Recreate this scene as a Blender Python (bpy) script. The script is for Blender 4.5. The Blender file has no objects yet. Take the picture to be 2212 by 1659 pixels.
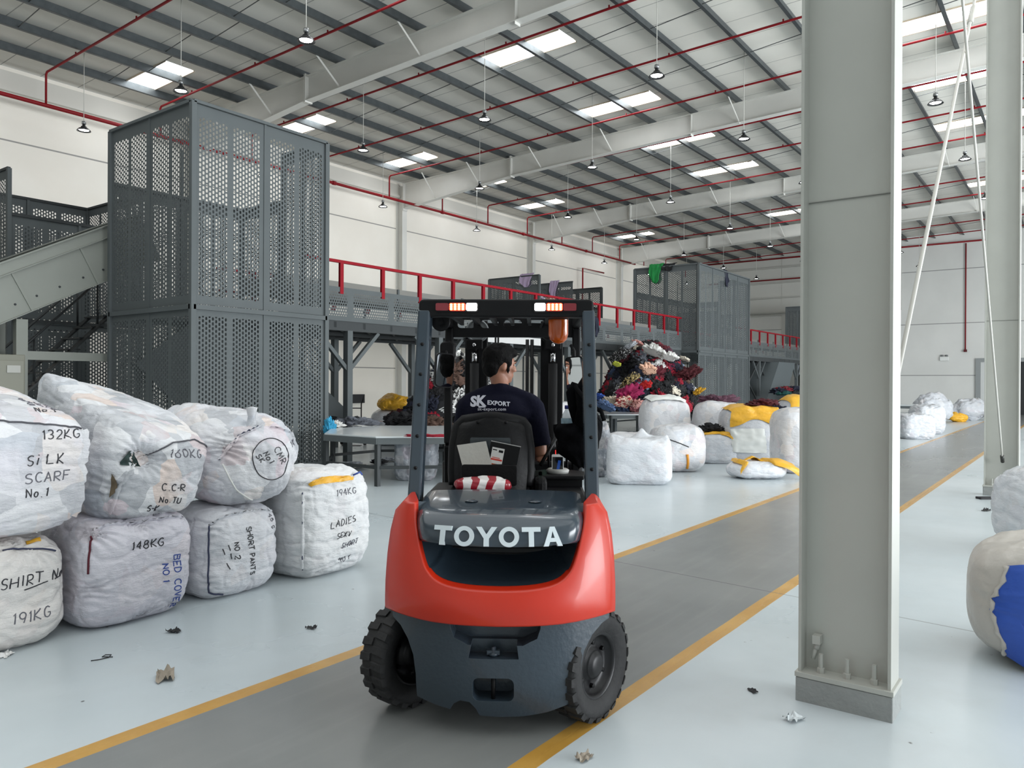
import bpy, bmesh, math, random
from mathutils import Vector, Matrix, noise
from mathutils.bvhtree import BVHTree
PI = math.pi
S = bpy.context.scene
C = S.collection
rnd = random.Random(7)

# ---------------------------------------------------------------- camera, world, exposure, large lights
# world: X runs along the aisle, Y towards the long left wall, Z up; the camera stands above the origin
TH = math.atan(1234 / 1665.0)
PITCH = math.atan((826 - 829.5) / 1665.0)
ROLL = math.radians(0.28)
F0 = Vector((math.cos(TH), math.sin(TH), 0)); R0 = Vector((math.sin(TH), -math.cos(TH), 0)); UP = Vector((0, 0, 1))
Fv = F0 * math.cos(PITCH) + UP * math.sin(PITCH); U1 = R0.cross(Fv)
Rv = R0 * math.cos(ROLL) + U1 * math.sin(ROLL); Uv = -R0 * math.sin(ROLL) + U1 * math.cos(ROLL)
cd = bpy.data.cameras.new('camera'); cam = bpy.data.objects.new('camera', cd); C.objects.link(cam)
cd.sensor_fit = 'HORIZONTAL'; cd.sensor_width = 36.0; cd.lens = 1665.0 / 2212.0 * 36.0
cd.clip_start = 0.05; cd.clip_end = 300
m = Matrix((Rv, Uv, -Fv)).transposed().to_4x4(); m.translation = Vector((0, 0, 1.68))
cam.matrix_world = m
S.camera = cam

W = bpy.data.worlds.new('world'); S.world = W; W.use_nodes = True
bg = W.node_tree.nodes['Background']; bg.inputs['Color'].default_value = (0.86, 0.93, 1.0, 1); bg.inputs['Strength'].default_value = 0.6
S.view_settings.view_transform = 'Standard'; S.view_settings.look = 'None'
S.view_settings.gamma = 1.0; S.view_settings.use_curve_mapping = False
S.view_settings.exposure = 0.12

def area_light(name, loc, rot, sx, sy, power, col=(1, 1, 1)):
    l = bpy.data.lights.new(name, 'AREA'); l.shape = 'RECTANGLE'; l.size = sx; l.size_y = sy; l.energy = power; l.color = col
    o = bpy.data.objects.new(name, l); C.objects.link(o); o.location = loc; o.rotation_euler = rot
    return o
# daylight through the open loading doors along the right side of the hall, and through the rooflights behind the camera
area_light('door_daylight', (20, -15.5, 2.9), (math.radians(90), 0, 0), 33, 6.0, 8000, (0.93, 0.97, 1.0))
area_light('rooflight_daylight', (1.5, 5, 10.1), (0, 0, 0), 14, 20, 860, (0.95, 0.98, 1.0))

# ---------------------------------------------------------------- materials
MATS = {}
def srgb(r, g, b):
    f = lambda c: (c / 255 / 12.92) if c / 255 <= 0.04045 else ((c / 255 + 0.055) / 1.055) ** 2.4
    return (f(r), f(g), f(b), 1)
def mat(name, col, rough=0.5, metal=0.0, spec=None, bump=None, var=None, emit=None, coat=0.0, trans=0.0, sheen=0.0):
    """bump=(scale,strength[,detail]) noise relief; var=(scale,amount) mottled colour"""
    if name in MATS: return MATS[name]
    mt = bpy.data.materials.new(name); mt.use_nodes = True; nt = mt.node_tree; b = nt.nodes['Principled BSDF']
    col = tuple(col) if len(col) == 4 else tuple(col) + (1,)
    b.inputs['Base Color'].default_value = col; b.inputs['Roughness'].default_value = rough; b.inputs['Metallic'].default_value = metal
    if spec is not None: b.inputs['Specular IOR Level'].default_value = spec
    if coat: b.inputs['Coat Weight'].default_value = coat; b.inputs['Coat Roughness'].default_value = 0.06
    if trans: b.inputs['Transmission Weight'].default_value = trans
    if sheen: b.inputs['Sheen Weight'].default_value = sheen
    if emit:
        b.inputs['Emission Color'].default_value = tuple(emit[0]) + (1,); b.inputs['Emission Strength'].default_value = emit[1]
    if bump or var:
        tc = nt.nodes.new('ShaderNodeTexCoord')
    if var:
        n = nt.nodes.new('ShaderNodeTexNoise'); n.inputs['Scale'].default_value = var[0]; n.inputs['Detail'].default_value = 5
        nt.links.new(tc.outputs['Object'], n.inputs['Vector'])
        r = nt.nodes.new('ShaderNodeValToRGB'); a = var[1]
        r.color_ramp.elements[0].position = 0.3; r.color_ramp.elements[1].position = 0.7
        r.color_ramp.elements[0].color = (col[0] * (1 - a), col[1] * (1 - a), col[2] * (1 - a), 1)
        r.color_ramp.elements[1].color = (min(1, col[0] * (1 + a)), min(1, col[1] * (1 + a)), min(1, col[2] * (1 + a)), 1)
        nt.links.new(n.outputs['Fac'], r.inputs['Fac']); nt.links.new(r.outputs['Color'], b.inputs['Base Color'])
    if bump:
        n = nt.nodes.new('ShaderNodeTexNoise'); n.inputs['Scale'].default_value = bump[0]; n.inputs['Detail'].default_value = bump[2] if len(bump) > 2 else 4
        nt.links.new(tc.outputs['Object'], n.inputs['Vector'])
        bp = nt.nodes.new('ShaderNodeBump'); bp.inputs['Strength'].default_value = bump[1]; bp.inputs['Distance'].default_value = 0.02
        nt.links.new(n.outputs['Fac'], bp.inputs['Height']); nt.links.new(bp.outputs['Normal'], b.inputs['Normal'])
    MATS[name] = mt
    return mt
class NT:
    """small node-graph writer"""
    def __init__(s, mt): s.t = mt.node_tree; s.b = s.t.nodes['Principled BSDF']
    def n(s, kind, **kw):
        x = s.t.nodes.new(kind)
        for k, v in kw.items(): setattr(x, k, v)
        return x
    def l(s, a, b): s.t.links.new(a, b)
    def put(s, v, sock):
        if isinstance(v, (int, float)): sock.default_value = v
        else: s.l(v, sock)
    def m(s, op, a, b=None, c=None):
        x = s.n('ShaderNodeMath', operation=op); s.put(a, x.inputs[0])
        if b is not None: s.put(b, x.inputs[1])
        if c is not None: s.put(c, x.inputs[2])
        return x.outputs[0]
    def mix(s, f, a, b):
        x = s.n('ShaderNodeMix', data_type='RGBA'); s.put(f, x.inputs['Factor'])
        for v, k in ((a, 6), (b, 7)):
            if isinstance(v, tuple): x.inputs[k].default_value = v
            else: s.l(v, x.inputs[k])
        return x.outputs[2]
    def noise(s, vec, scale, detail=4, rough=0.5):
        x = s.n('ShaderNodeTexNoise'); x.inputs['Scale'].default_value = scale; x.inputs['Detail'].default_value = detail
        x.inputs['Roughness'].default_value = rough; s.l(vec, x.inputs['Vector']); return x.outputs['Fac']
    def ss(s, lo, hi, x):
        r = s.n('ShaderNodeMapRange', interpolation_type='SMOOTHSTEP'); s.put(x, r.inputs[0])
        r.inputs[1].default_value = lo; r.inputs[2].default_value = hi; return r.outputs[0]
def new_mat(name):
    mt = bpy.data.materials.new(name); mt.use_nodes = True; MATS[name] = mt
    return mt, NT(mt)

# ---------------------------------------------------------------- mesh building
class MB:
    def __init__(s): s.v = []; s.f = []; s.mi = []; s.uv = {}; s.mats = []; s.cur = 0; s.sm = []
        # faces may carry uv
    def use(s, mt):
        if mt not in s.mats: s.mats.append(mt)
        s.cur = s.mats.index(mt); return s
    def add(s, vs, fs, smooth=False, M=None):
        o = len(s.v)
        s.v += [tuple(M @ Vector(v)) if M else tuple(v) for v in vs]
        for f in fs: s.f.append([i + o for i in f]); s.mi.append(s.cur); s.sm.append(smooth)
        return s
    def box(s, x0, x1, y0, y1, z0, z1, M=None):
        v = [(x, y, z) for x in (x0, x1) for y in (y0, y1) for z in (z0, z1)]
        return s.add(v, [(0, 1, 3, 2), (4, 6, 7, 5), (0, 4, 5, 1), (2, 3, 7, 6), (0, 2, 6, 4), (1, 5, 7, 3)], False, M)
    def cbox(s, c, d, M=None): return s.box(c[0] - d[0] / 2, c[0] + d[0] / 2, c[1] - d[1] / 2, c[1] + d[1] / 2, c[2] - d[2] / 2, c[2] + d[2] / 2, M)
    def beam(s, a, b, w, h, up=(0, 0, 1)):
        a = Vector(a); b = Vector(b); d = (b - a).normalized(); u = Vector(up)
        if abs(d.dot(u)) > 0.99: u = Vector((1, 0, 0))
        x = d.cross(u).normalized(); z = x.cross(d)
        v = [p + x * sx * w / 2 + z * sz * h / 2 for p in (a, b) for sx in (-1, 1) for sz in (-1, 1)]
        return s.add(v, [(0, 1, 3, 2), (4, 6, 7, 5), (0, 4, 5, 1), (2, 3, 7, 6), (0, 2, 6, 4), (1, 5, 7, 3)])
    def tube(s, pts, r, n=8, cap=True, smooth=True):
        pts = [Vector(p) for p in pts]; rs = r if isinstance(r, (list, tuple)) else [r] * len(pts)
        vs = []; prev = None
        for i, p in enumerate(pts):
            d = (pts[min(i + 1, len(pts) - 1)] - pts[max(i - 1, 0)])
            d = d.normalized() if d.length > 1e-9 else Vector((0, 0, 1))
            if prev is None:
                u = d.cross(Vector((0, 0, 1)))
                if u.length < 1e-3: u = d.cross(Vector((1, 0, 0)))
            else: u = prev - d * prev.dot(d)
            u.normalize(); prev = u; w = d.cross(u)
            for k in range(n):
                a = 2 * PI * k / n; vs.append(p + (u * math.cos(a) + w * math.sin(a)) * rs[i])
        fs = [(i * n + k, i * n + (k + 1) % n, (i + 1) * n + (k + 1) % n, (i + 1) * n + k) for i in range(len(pts) - 1) for k in range(n)]
        s.add(vs, fs, smooth)
        if cap:
            o = len(s.v) - len(vs)
            for ring in (list(range(n))[::-1], [len(vs) - n + k for k in range(n)]):
                s.f.append([o + i for i in ring]); s.mi.append(s.cur); s.sm.append(False)
        return s
    def lathe(s, prof, n=24, M=None, smooth=True):
        """prof: list of (r,z) round the local z axis"""
        vs = []
        for r, z in prof:
            for k in range(n): a = 2 * PI * k / n; vs.append((max(r, 1e-4) * math.cos(a), max(r, 1e-4) * math.sin(a), z))
        fs = [(i * n + k, i * n + (k + 1) % n, (i + 1) * n + (k + 1) % n, (i + 1) * n + k) for i in range(len(prof) - 1) for k in range(n)]
        return s.add(vs, fs, smooth, M)
    def prism(s, poly, a, b, axis='y', M=None):
        """poly in the plane across axis, extruded from a to b"""
        n = len(poly)
        def P(u, v, t): return {'y': (u, t, v), 'x': (t, u, v), 'z': (u, v, t)}[axis]
        vs = [P(u, v, a) for u, v in poly] + [P(u, v, b) for u, v in poly]
        fs = [tuple(range(n)), tuple(range(2 * n - 1, n - 1, -1))] + [(i, i + n, (i + 1) % n + n, (i + 1) % n) for i in range(n)]
        return s.add(vs, fs, False, M)
    def grid(s, fn, nu, nv, smooth=True):
        vs = [fn(i / nu, j / nv) for i in range(nu + 1) for j in range(nv + 1)]
        fs = [(i * (nv + 1) + j, (i + 1) * (nv + 1) + j, (i + 1) * (nv + 1) + j + 1, i * (nv + 1) + j + 1) for i in range(nu) for j in range(nv)]
        return s.add(vs, fs, smooth)
    def quad_uv(s, a, b, c, d, uv):
        o = len(s.v); s.v += [tuple(a), tuple(b), tuple(c), tuple(d)]
        s.uv[len(s.f)] = uv
        s.f.append([o, o + 1, o + 2, o + 3]); s.mi.append(s.cur); s.sm.append(False); return s
    def mesh(s, name, mt=None):
        me = bpy.data.meshes.new(name); me.from_pydata(s.v, [], s.f)
        ms = s.mats or ([mt] if mt else [])
        for x in ms: me.materials.append(x)
        me.polygons.foreach_set('material_index', s.mi); me.polygons.foreach_set('use_smooth', s.sm)
        if s.uv:
            l = me.uv_layers.new(name='UVMap')
            for fi, uv in s.uv.items():
                for k, li in enumerate(me.polygons[fi].loop_indices): l.data[li].uv = uv[k]
        bm = bmesh.new(); bm.from_mesh(me); 
        if not s.uv: bmesh.ops.remove_doubles(bm, verts=bm.verts, dist=1e-5)
        bmesh.ops.recalc_face_normals(bm, faces=bm.faces); bm.to_mesh(me); bm.free()
        me.update(); return me
    def obj(s, name, mt=None, parent=None, bevel=0, loc=None, seg=2):
        o = bpy.data.objects.new(name, s.mesh(name, mt)); C.objects.link(o)
        if parent: o.parent = parent
        if loc: o.location = loc
        if bevel:
            b = o.modifiers.new('bevel', 'BEVEL'); b.width = bevel; b.segments = seg; b.limit_method = 'ANGLE'; b.angle_limit = math.radians(35)
            b.harden_normals = False
        return o
def tag(o, label=None, cat=None, group=None, kind=None):
    if label: o['label'] = label
    if cat: o['category'] = cat
    if group: o['group'] = group
    if kind: o['kind'] = kind
    return o
def thing(name, label, cat, loc=(0, 0, 0), rotz=0, group=None):
    o = bpy.data.objects.new(name, None); C.objects.link(o); o.empty_display_size = 0.2
    o.location = loc; o.rotation_euler = (0, 0, rotz)
    return tag(o, label, cat, group)
def struct(name, mb, mt=None): return tag(mb.obj(name, mt), kind='structure')
def dup(root, loc=None, rotz=None, label=None, group=None):
    def cp(o, parent):
        c = o.copy(); C.objects.link(c)
        if parent: c.parent = parent
        for ch in KIDS.get(o.name, []): cp(ch, c)
        return c
    KIDS = {}
    for o in C.objects:
        if o.parent: KIDS.setdefault(o.parent.name, []).append(o)
    r = cp(root, None)
    if loc is not None: r.location = loc
    if rotz is not None: r.rotation_euler = (0, 0, rotz)
    if label: r['label'] = label
    if group: r['group'] = group
    return r
def evaluated(o):
    dg = bpy.context.evaluated_depsgraph_get(); dg.update()
    return bpy.data.meshes.new_from_object(o.evaluated_get(dg))
def bake(o):
    me = evaluated(o); o.modifiers.clear(); o.data = me; return o
def carve(o, cutters, op='DIFFERENCE'):
    for c in cutters:
        c.parent = o.parent
        b = o.modifiers.new('cut', 'BOOLEAN'); b.operation = op; b.object = c; b.solver = 'EXACT'
    bake(o)
    for c in cutters: bpy.data.objects.remove(c, do_unlink=True)
    return o
def smooth_by_angle(o, deg=40):
    me = o.data; bm = bmesh.new(); bm.from_mesh(me)
    for f in bm.faces: f.smooth = True
    for e in bm.edges: e.smooth = len(e.link_faces) == 2 and e.calc_face_angle(0) < math.radians(deg)
    bm.to_mesh(me); bm.free(); return o
def fbm(p, s, oct=3):
    q = Vector(p) * s; a = 1; t = 0
    for _ in range(oct): t += a * noise.noise(q); q = q * 2.03 + Vector((3.1, 1.7, 9.2)); a *= 0.5
    return t
def ridge(p, s):
    n = noise.noise(Vector((p[0] * s[0], p[1] * s[1], p[2] * s[2])))
    return 1 - min(1, abs(n) * 2.6)
# ================================================================ SETTING
def ZT(y): return 10.10 + 0.025 * (18 - y)          # top of the rafters (the roof falls gently to the left wall)
YW, XF = 23.3, 51.8
# floor paint: white epoxy, grey aisle between two ochre lines, saw-cut joints, scuffs
mt, N = new_mat('painted_floor')
tc = N.n('ShaderNodeTexCoord'); sp = N.n('ShaderNodeSeparateXYZ'); N.l(tc.outputs['Object'], sp.inputs[0])
X, Y = sp.outputs[0], sp.outputs[1]; vec = tc.outputs['Object']
big = N.noise(vec, 0.35, 5, 0.6); mid = N.noise(vec, 2.2, 6, 0.6); fine = N.noise(vec, 26, 3)
mp = N.n('ShaderNodeMapping'); mp.inputs['Scale'].default_value = (0.5, 6.0, 1); N.l(vec, mp.inputs[0]); streak = N.noise(mp.outputs[0], 1.3, 5, 0.6)
Yj = N.m('ADD', Y, N.m('MULTIPLY', N.m('SUBTRACT', mid, 0.5), 0.012))
aisle = N.m('MULTIPLY', N.ss(1.955, 1.96, Yj), N.m('SUBTRACT', 1, N.ss(3.62, 3.625, Yj)))
l1 = N.m('MULTIPLY', N.ss(1.905, 1.909, Yj), N.m('SUBTRACT', 1, N.ss(2.009, 2.013, Yj)))
l2 = N.m('MULTIPLY', N.ss(3.568, 3.572, Yj), N.m('SUBTRACT', 1, N.ss(3.676, 3.680, Yj)))
white = N.mix(N.ss(0.35, 0.7, big), srgb(188, 198, 202), srgb(204, 212, 215))
white = N.mix(N.m('MULTIPLY', N.ss(0.42, 0.85, mid), 0.3), white, srgb(176, 181, 181))
grey = N.mix(N.ss(0.3, 0.72, big), srgb(118, 121, 120), srgb(134, 136, 134))
grey = N.mix(N.m('MULTIPLY', N.ss(0.45, 0.8, streak), 0.22), grey, srgb(152, 153, 150))
ochre = N.mix(N.ss(0.35, 0.7, mid), srgb(186, 140, 62), srgb(200, 156, 78))
c = N.mix(aisle, white, grey)
c = N.mix(N.m('MAXIMUM', l1, l2), c, ochre)
# saw-cut joints across the hall (they run slightly out of square)
for x0, sl in ((6.02, 0.11), (17.28, 0.085), (28.6, 0.08)):
    d = N.m('ABSOLUTE', N.m('SUBTRACT', N.m('SUBTRACT', X, x0), N.m('MULTIPLY', Y, sl)))
    c = N.mix(N.m('MULTIPLY', N.m('SUBTRACT', 1, N.ss(0.003, 0.012, d)), 0.65), c, srgb(70, 72, 72))
# dirt specks
vo = N.n('ShaderNodeTexVoronoi'); vo.inputs['Scale'].default_value = 4.2; N.l(vec, vo.inputs['Vector'])
sc = N.n('ShaderNodeSeparateColor'); N.l(vo.outputs['Color'], sc.inputs[0])
speck = N.m('MULTIPLY', N.m('SUBTRACT', 1, N.ss(0.035, 0.06, vo.outputs['Distance'])), N.ss(0.55, 0.6, sc.outputs[0]))
c = N.mix(N.m('MULTIPLY', speck, N.m('MULTIPLY', N.ss(0.45, 0.6, fine), 0.85)), c, srgb(62, 62, 60))
N.l(c, N.b.inputs['Base Color'])
ro = N.m('ADD', N.m('ADD', 0.25, N.m('MULTIPLY', big, 0.06)), N.m('MULTIPLY', aisle, -0.02))
N.l(ro, N.b.inputs['Roughness']); N.b.inputs['Specular IOR Level'].default_value = 0.5
struct('floor', MB().box(-14, XF + 0.3, -16, YW + 0.3, -0.2, 0), mt)

# walls: precast panels with joints
def wall_mat(name, c0, c1, seam_axis, joints, zs):
    mt, N = new_mat(name)
    tc = N.n('ShaderNodeTexCoord'); sp = N.n('ShaderNodeSeparateXYZ'); vec = tc.outputs['Object']; N.l(vec, sp.inputs[0])
    n = N.noise(vec, 0.5, 4, 0.55); c = N.mix(N.ss(0.3, 0.7, n), c0, c1)
    for z in zs:
        d = N.m('ABSOLUTE', N.m('SUBTRACT', sp.outputs[2], z)); c = N.mix(N.m('MULTIPLY', N.m('SUBTRACT', 1, N.ss(0.012, 0.03, d)), 0.75), c, srgb(95, 95, 95))
    for j in joints:
        d = N.m('ABSOLUTE', N.m('SUBTRACT', sp.outputs[seam_axis], j)); c = N.mix(N.m('MULTIPLY', N.m('SUBTRACT', 1, N.ss(0.01, 0.025, d)), 0.6), c, srgb(110, 110, 110))
    N.l(c, N.b.inputs['Base Color']); N.b.inputs['Roughness'].default_value = 0.55
    return mt
m_wl = wall_mat('precast_wall', srgb(236, 230, 219), srgb(241, 236, 226), 0, [4.6, 14.1, 23.6, 33.1, 42.6], [2.25, 8.13])
m_wf = wall_mat('precast_end_wall', srgb(220, 220, 216), srgb(226, 226, 222), 1, [], [2.22, 5.28, 8.45])
struct('wall_left', MB().box(-14, XF, YW, YW + 0.3, 0, 10.1), m_wl)
struct('wall_far', MB().box(XF, XF + 0.3, -16, YW + 0.3, 0, 10.9), m_wf)
struct('wall_back', MB().box(-14.3, -14, -16, YW + 0.3, 0, 10.9), m_wf)
m_trim = mat('trim_paint', srgb(205, 202, 194), 0.5)
m_steelw = mat('white_steel_paint', srgb(214, 213, 207), 0.42, var=(1.5, 0.03))
m_clad = mat('cladding', srgb(196, 196, 190), 0.5)
tag(MB().box(-14, XF, YW - 0.16, YW, 9.42, 9.52).box(-14, XF, YW - 0.05, YW, 9.52, 9.98).obj('trim_1', m_trim), kind='structure')
# far wall: sheet cladding with girts above the precast panels on its left part
b = MB().use(m_clad).box(XF - 0.06, XF, 8.9, YW, 6.2, 10.6)
tag(b.obj('trim_2', m_clad), kind='structure')
b = MB()
for z in (6.35, 7.35, 8.35, 9.35): b.box(XF - 0.22, XF - 0.06, 8.9, YW, z, z + 0.09)
tag(b.obj('trim_3', mat('girt_steel', srgb(176, 176, 170), 0.5)), kind='structure')
b = MB().box(XF - 0.08, XF, 14.9, 16.1, 0, 10.2)
tag(b.obj('trim_4', m_clad), kind='structure')

# roof sheet
mt, N = new_mat('roof_sheet')
tc = N.n('ShaderNodeTexCoord'); sp = N.n('ShaderNodeSeparateXYZ'); vec = tc.outputs['Object']; N.l(vec, sp.inputs[0])
rib = N.m('ABSOLUTE', N.m('SUBTRACT', N.m('FRACT', N.m('MULTIPLY', sp.outputs[0], 1.0)), 0.5))
c = N.mix(N.ss(0.0, 0.02, rib), srgb(120, 119, 114), srgb(222, 219, 210)); n = N.noise(vec, 1.2, 4)
N.l(N.mix(N.m('MULTIPLY', N.ss(0.4, 0.7, n), 0.25), c, srgb(206, 203, 195)), N.b.inputs['Base Color']); N.b.inputs['Roughness'].default_value = 0.6
m_roof = mt
SKY = [(x, y0, y1) for x in (6.4, 11.52, 16.6, 21.6, 26.0, 30.6, 35.5, 40.2, 45.0) for (y0, y1) in ((10.6, 13.2), (19.9, 22.35), (1.6, 4.2))]
def zr(y): return ZT(y) + 0.245
# sheet laid round the rooflight openings (strips along the slope)
b = MB(); xs = sorted({x for s in SKY for x in (s[0] - 0.42, s[0] + 0.42)}); xs = [-14] + xs + [XF + 0.3]
def strip(x0, x1, y0, y1): b.add([(x0, y0, zr(y0)), (x1, y0, zr(y0)), (x1, y1, zr(y1)), (x0, y1, zr(y1)), (x0, y0, zr(y0) + .08), (x1, y0, zr(y0) + .08), (x1, y1, zr(y1) + .08), (x0, y1, zr(y1) + .08)],
    [(0, 1, 2, 3), (7, 6, 5, 4), (0, 4, 5, 1), (1, 5, 6, 2), (2, 6, 7, 3), (3, 7, 4, 0)])
for i in range(len(xs) - 1):
    x0, x1 = xs[i], xs[i + 1]
    if x1 - x0 < 0.9 and i % 2 == 1:
        ys = [-16, 1.6, 4.2, 10.6, 13.2, 19.9, 22.35, YW + 0.3]
        for k in range(0, 8, 2): strip(x0, x1, ys[k], ys[k + 1])
    else: strip(x0, x1, -16, YW + 0.3)
struct('ceiling', b, m_roof)
m_sky = mat('rooflight_sheet', (0.9, 0.95, 1.0), 0.4, emit=((0.93, 0.97, 1.0), 8))
m_skyf = mat('rooflight_trim', srgb(214, 196, 172), 0.5)
for k, (x, y0, y1) in enumerate(SKY):
    z0, z1 = zr(y0), zr(y1)
    f = MB()
    for xx in (x - 0.44, x + 0.40): f.add([(xx, y0, z0 - .03), (xx + .04, y0, z0 - .03), (xx + .04, y1, z1 - .03), (xx, y1, z1 - .03), (xx, y0, z0 + .06), (xx + .04, y0, z0 + .06), (xx + .04, y1, z1 + .06), (xx, y1, z1 + .06)], [(0, 1, 2, 3), (7, 6, 5, 4), (0, 4, 5, 1), (1, 5, 6, 2), (2, 6, 7, 3), (3, 7, 4, 0)])
    o = tag(f.obj('window_%d' % (k + 1), m_skyf), kind='structure')
    MB().add([(x - .4, y0, z0 + .05), (x + .4, y0, z0 + .05), (x + .4, y1, z1 + .05), (x - .4, y1, z1 + .05)], [(0, 1, 2, 3)]).obj('pane', m_sky, o)
# purlins (Z sections)
m_galv = mat('galvanised_purlin', srgb(80, 85, 87), 0.42, 0.5, var=(6, 0.14))
PY = [21.95 - 1.478 * i for i in range(22)]
pm = None
for y in PY:
    z = ZT(y)
    if pm is None:
        b = MB().box(-14, XF, -0.004, 0.004, 0, 0.235).box(-14, XF, -0.085, 0.0, 0, 0.006).box(-14, XF, 0, 0.085, 0.229, 0.235).box(-14, XF, -0.085, -0.079, 0, 0.025)
        pm = b.obj('roof_purlin', m_galv); o = pm
    else: o = pm.copy(); C.objects.link(o)
    o.location = (0, y, z); tag(o, kind='structure')
# thin sag rods between the purlins
b = MB()
for k in range(-1, 6):
    for dx in (3.1, 6.3):
        x = 4.3 + 9.5 * k + dx
        if x > XF - .5: continue
        for i, y in enumerate(PY[:-1]):
            b.beam((x + (0.35 if i % 2 else -0.0), y, ZT(y) + 0.06), (x + (0.35 if i % 2 else 0.0), y - 1.478, ZT(y - 1.478) + 0.17), 0.016, 0.016)
struct('sag_rods', b, mat('dark_rod', srgb(84, 86, 86), 0.5, 0.3))
# rafters: welded white I-beams with a haunch at the wall, end plates, and fly braces
RX = [4.3 + 9.5 * k for k in range(0, 5)]
def rafter(x, wall=True):
    b = MB().use(m_steelw)
    # lower flange profile (y,z): column line -> shallow middle -> splice -> haunch
    low = [(-16, 10.25), (0.0, 9.93), (2.4, 9.90), (9.5, 9.70), (17.3, 9.45), (22.9, 8.95)]
    top = [(y, ZT(y) - 0.003) for y, _ in low]
    for i in range(len(low) - 1):
        (y0, z0), (y1, z1) = low[i], low[i + 1]; t0, t1 = top[i][1], top[i + 1][1]
        b.add([(x - .006, y0, z0), (x + .006, y0, z0), (x + .006, y1, z1), (x - .006, y1, z1), (x - .006, y0, t0), (x + .006, y0, t0), (x + .006, y1, t1), (x - .006, y1, t1)],
              [(0, 1, 2, 3), (7, 6, 5, 4), (0, 4, 5, 1), (1, 5, 6, 2), (2, 6, 7, 3), (3, 7, 4, 0)])
        for za, zb, s in ((z0, z1, -1), (t0, t1, -1)):
            b.add([(x - .12, y0, za), (x + .12, y0, za), (x + .12, y1, zb), (x - .12, y1, zb), (x - .12, y0, za + .016 * s), (x + .12, y0, za + .016 * s), (x + .12, y1, zb + .016 * s), (x - .12, y1, zb + .016 * s)],
              [(0, 1, 2, 3), (7, 6, 5, 4), (0, 4, 5, 1), (1, 5, 6, 2), (2, 6, 7, 3), (3, 7, 4, 0)])
    for y in (17.3, 17.34): b.box(x - .13, x + .13, y - .012, y + .012, 9.40, ZT(y) + 0.06)
    b.box(x - .13, x + .13, 22.88, 22.92, 8.85, ZT(22.9))
    for y in PY[2::2]:
        if y < 0.6: continue
        b.box(x - .1, x + .1, y - .006, y + .006, 9.5 + 0.1, ZT(y) - .02) if abs(y - 10.1) < .2 else None
    return b
nth = ['nearest', 'second', 'third', 'fourth', 'farthest']
for k, x in enumerate(RX):
    o = thing('roof_rafter', 'white welded steel roof beam, %s from the camera, spanning to the left wall' % nth[k], 'roof beam', (0, 0, 0), 0, 'white roof beams')
    rafter(x).obj('beam', m_steelw, o)
    for y in (21.2, 18.9, 16.0, 13.05, 8.6, 4.1):
        zlow = 9.45 if y > 17 else 9.45 + (17.3 - y) * .0265
        if y > 17.3: zlow = 9.45 - (y - 17.3) * .089
        for sx in (-1,):
            MB().beam((x + sx * .03, y - .05, zlow + .02), (x + sx * .75, y + .05, ZT(y) + .02), 0.055, 0.012, up=(0, 1, 0)).obj('fly_brace', m_steelw, o)
    # wall column
    MB().box(x - .13, x + .13, 22.92, 22.935, 0, 8.95).box(x - .13, x + .13, 23.285, 23.3, 0, 10.0).box(x - .006, x + .006, 22.93, 23.29, 0, 9.9).obj('wall_column', m_steelw, o)
# free-standing I columns on cast plinths beside the aisle
m_plinth = mat('plinth_concrete', srgb(150, 153, 151), 0.75, bump=(30, 0.4), var=(8, 0.06))
m_colp = mat('column_paint', srgb(182, 183, 176), 0.45, var=(2.2, 0.035))
def column(x, label):
    o = thing('steel_column', label, 'column', (x, 0.985, 0), 0)
    b = MB().box(-.1, .1, -.225, -.21, .155, 9.95).box(-.1, .1, .21, .225, .155, 9.95).box(-.005, .005, -.215, .215, .155, 9.95)
    b.box(-.1, .1, -.215, .215, 9.93, 9.95)
    b.obj('shaft', m_colp, o)
    MB().box(-.02 + .014, .001 - .012, -.208, .208, 4.33 - 1.68 + 0.0, 4.335 - 1.68).obj('weld_seam', mat('seam', srgb(120, 121, 116), .6), o)
    MB().box(-.115, .115, -.24, .24, .128, .155).obj('base_plate', m_colp, o, bevel=.003)
    MB().box(-.112, .112, -.236, .236, -.02, .126).obj('plinth', m_plinth, o, bevel=.006)
    for sx in (-1, 1):
        for y in (-.14, -.01, .12):
            bb = MB(); Mx = Matrix.Translation((sx * .058, y, .155))
            bb.lathe([(0, .0), (.02, .0), (.02, .026), (.012, .028), (.012, .1), (.0, .101)], 6, Mx, False)
            bb.obj('anchor_bolt', m_colp, o)
    return o
c1 = column(4.30, 'big pale grey I-beam column in the foreground right of the forklift')
c2 = column(13.80, 'pale grey I-beam column farther back at the right edge with brace rods')
# clevis and cut stub of a brace rod on the near column
b = MB(); b.box(-.05, -.008, .125, .165, .30, .345).box(-.06, -.05, .125, .165, .30, .345).tube([(-.035, .145, .30), (-.035, .15, .27)], .016, 8).tube([(-.035, .15, .285), (-.04, .165, .215)], .011, 8)
b.obj('brace_stub', m_colp, c1)
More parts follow.
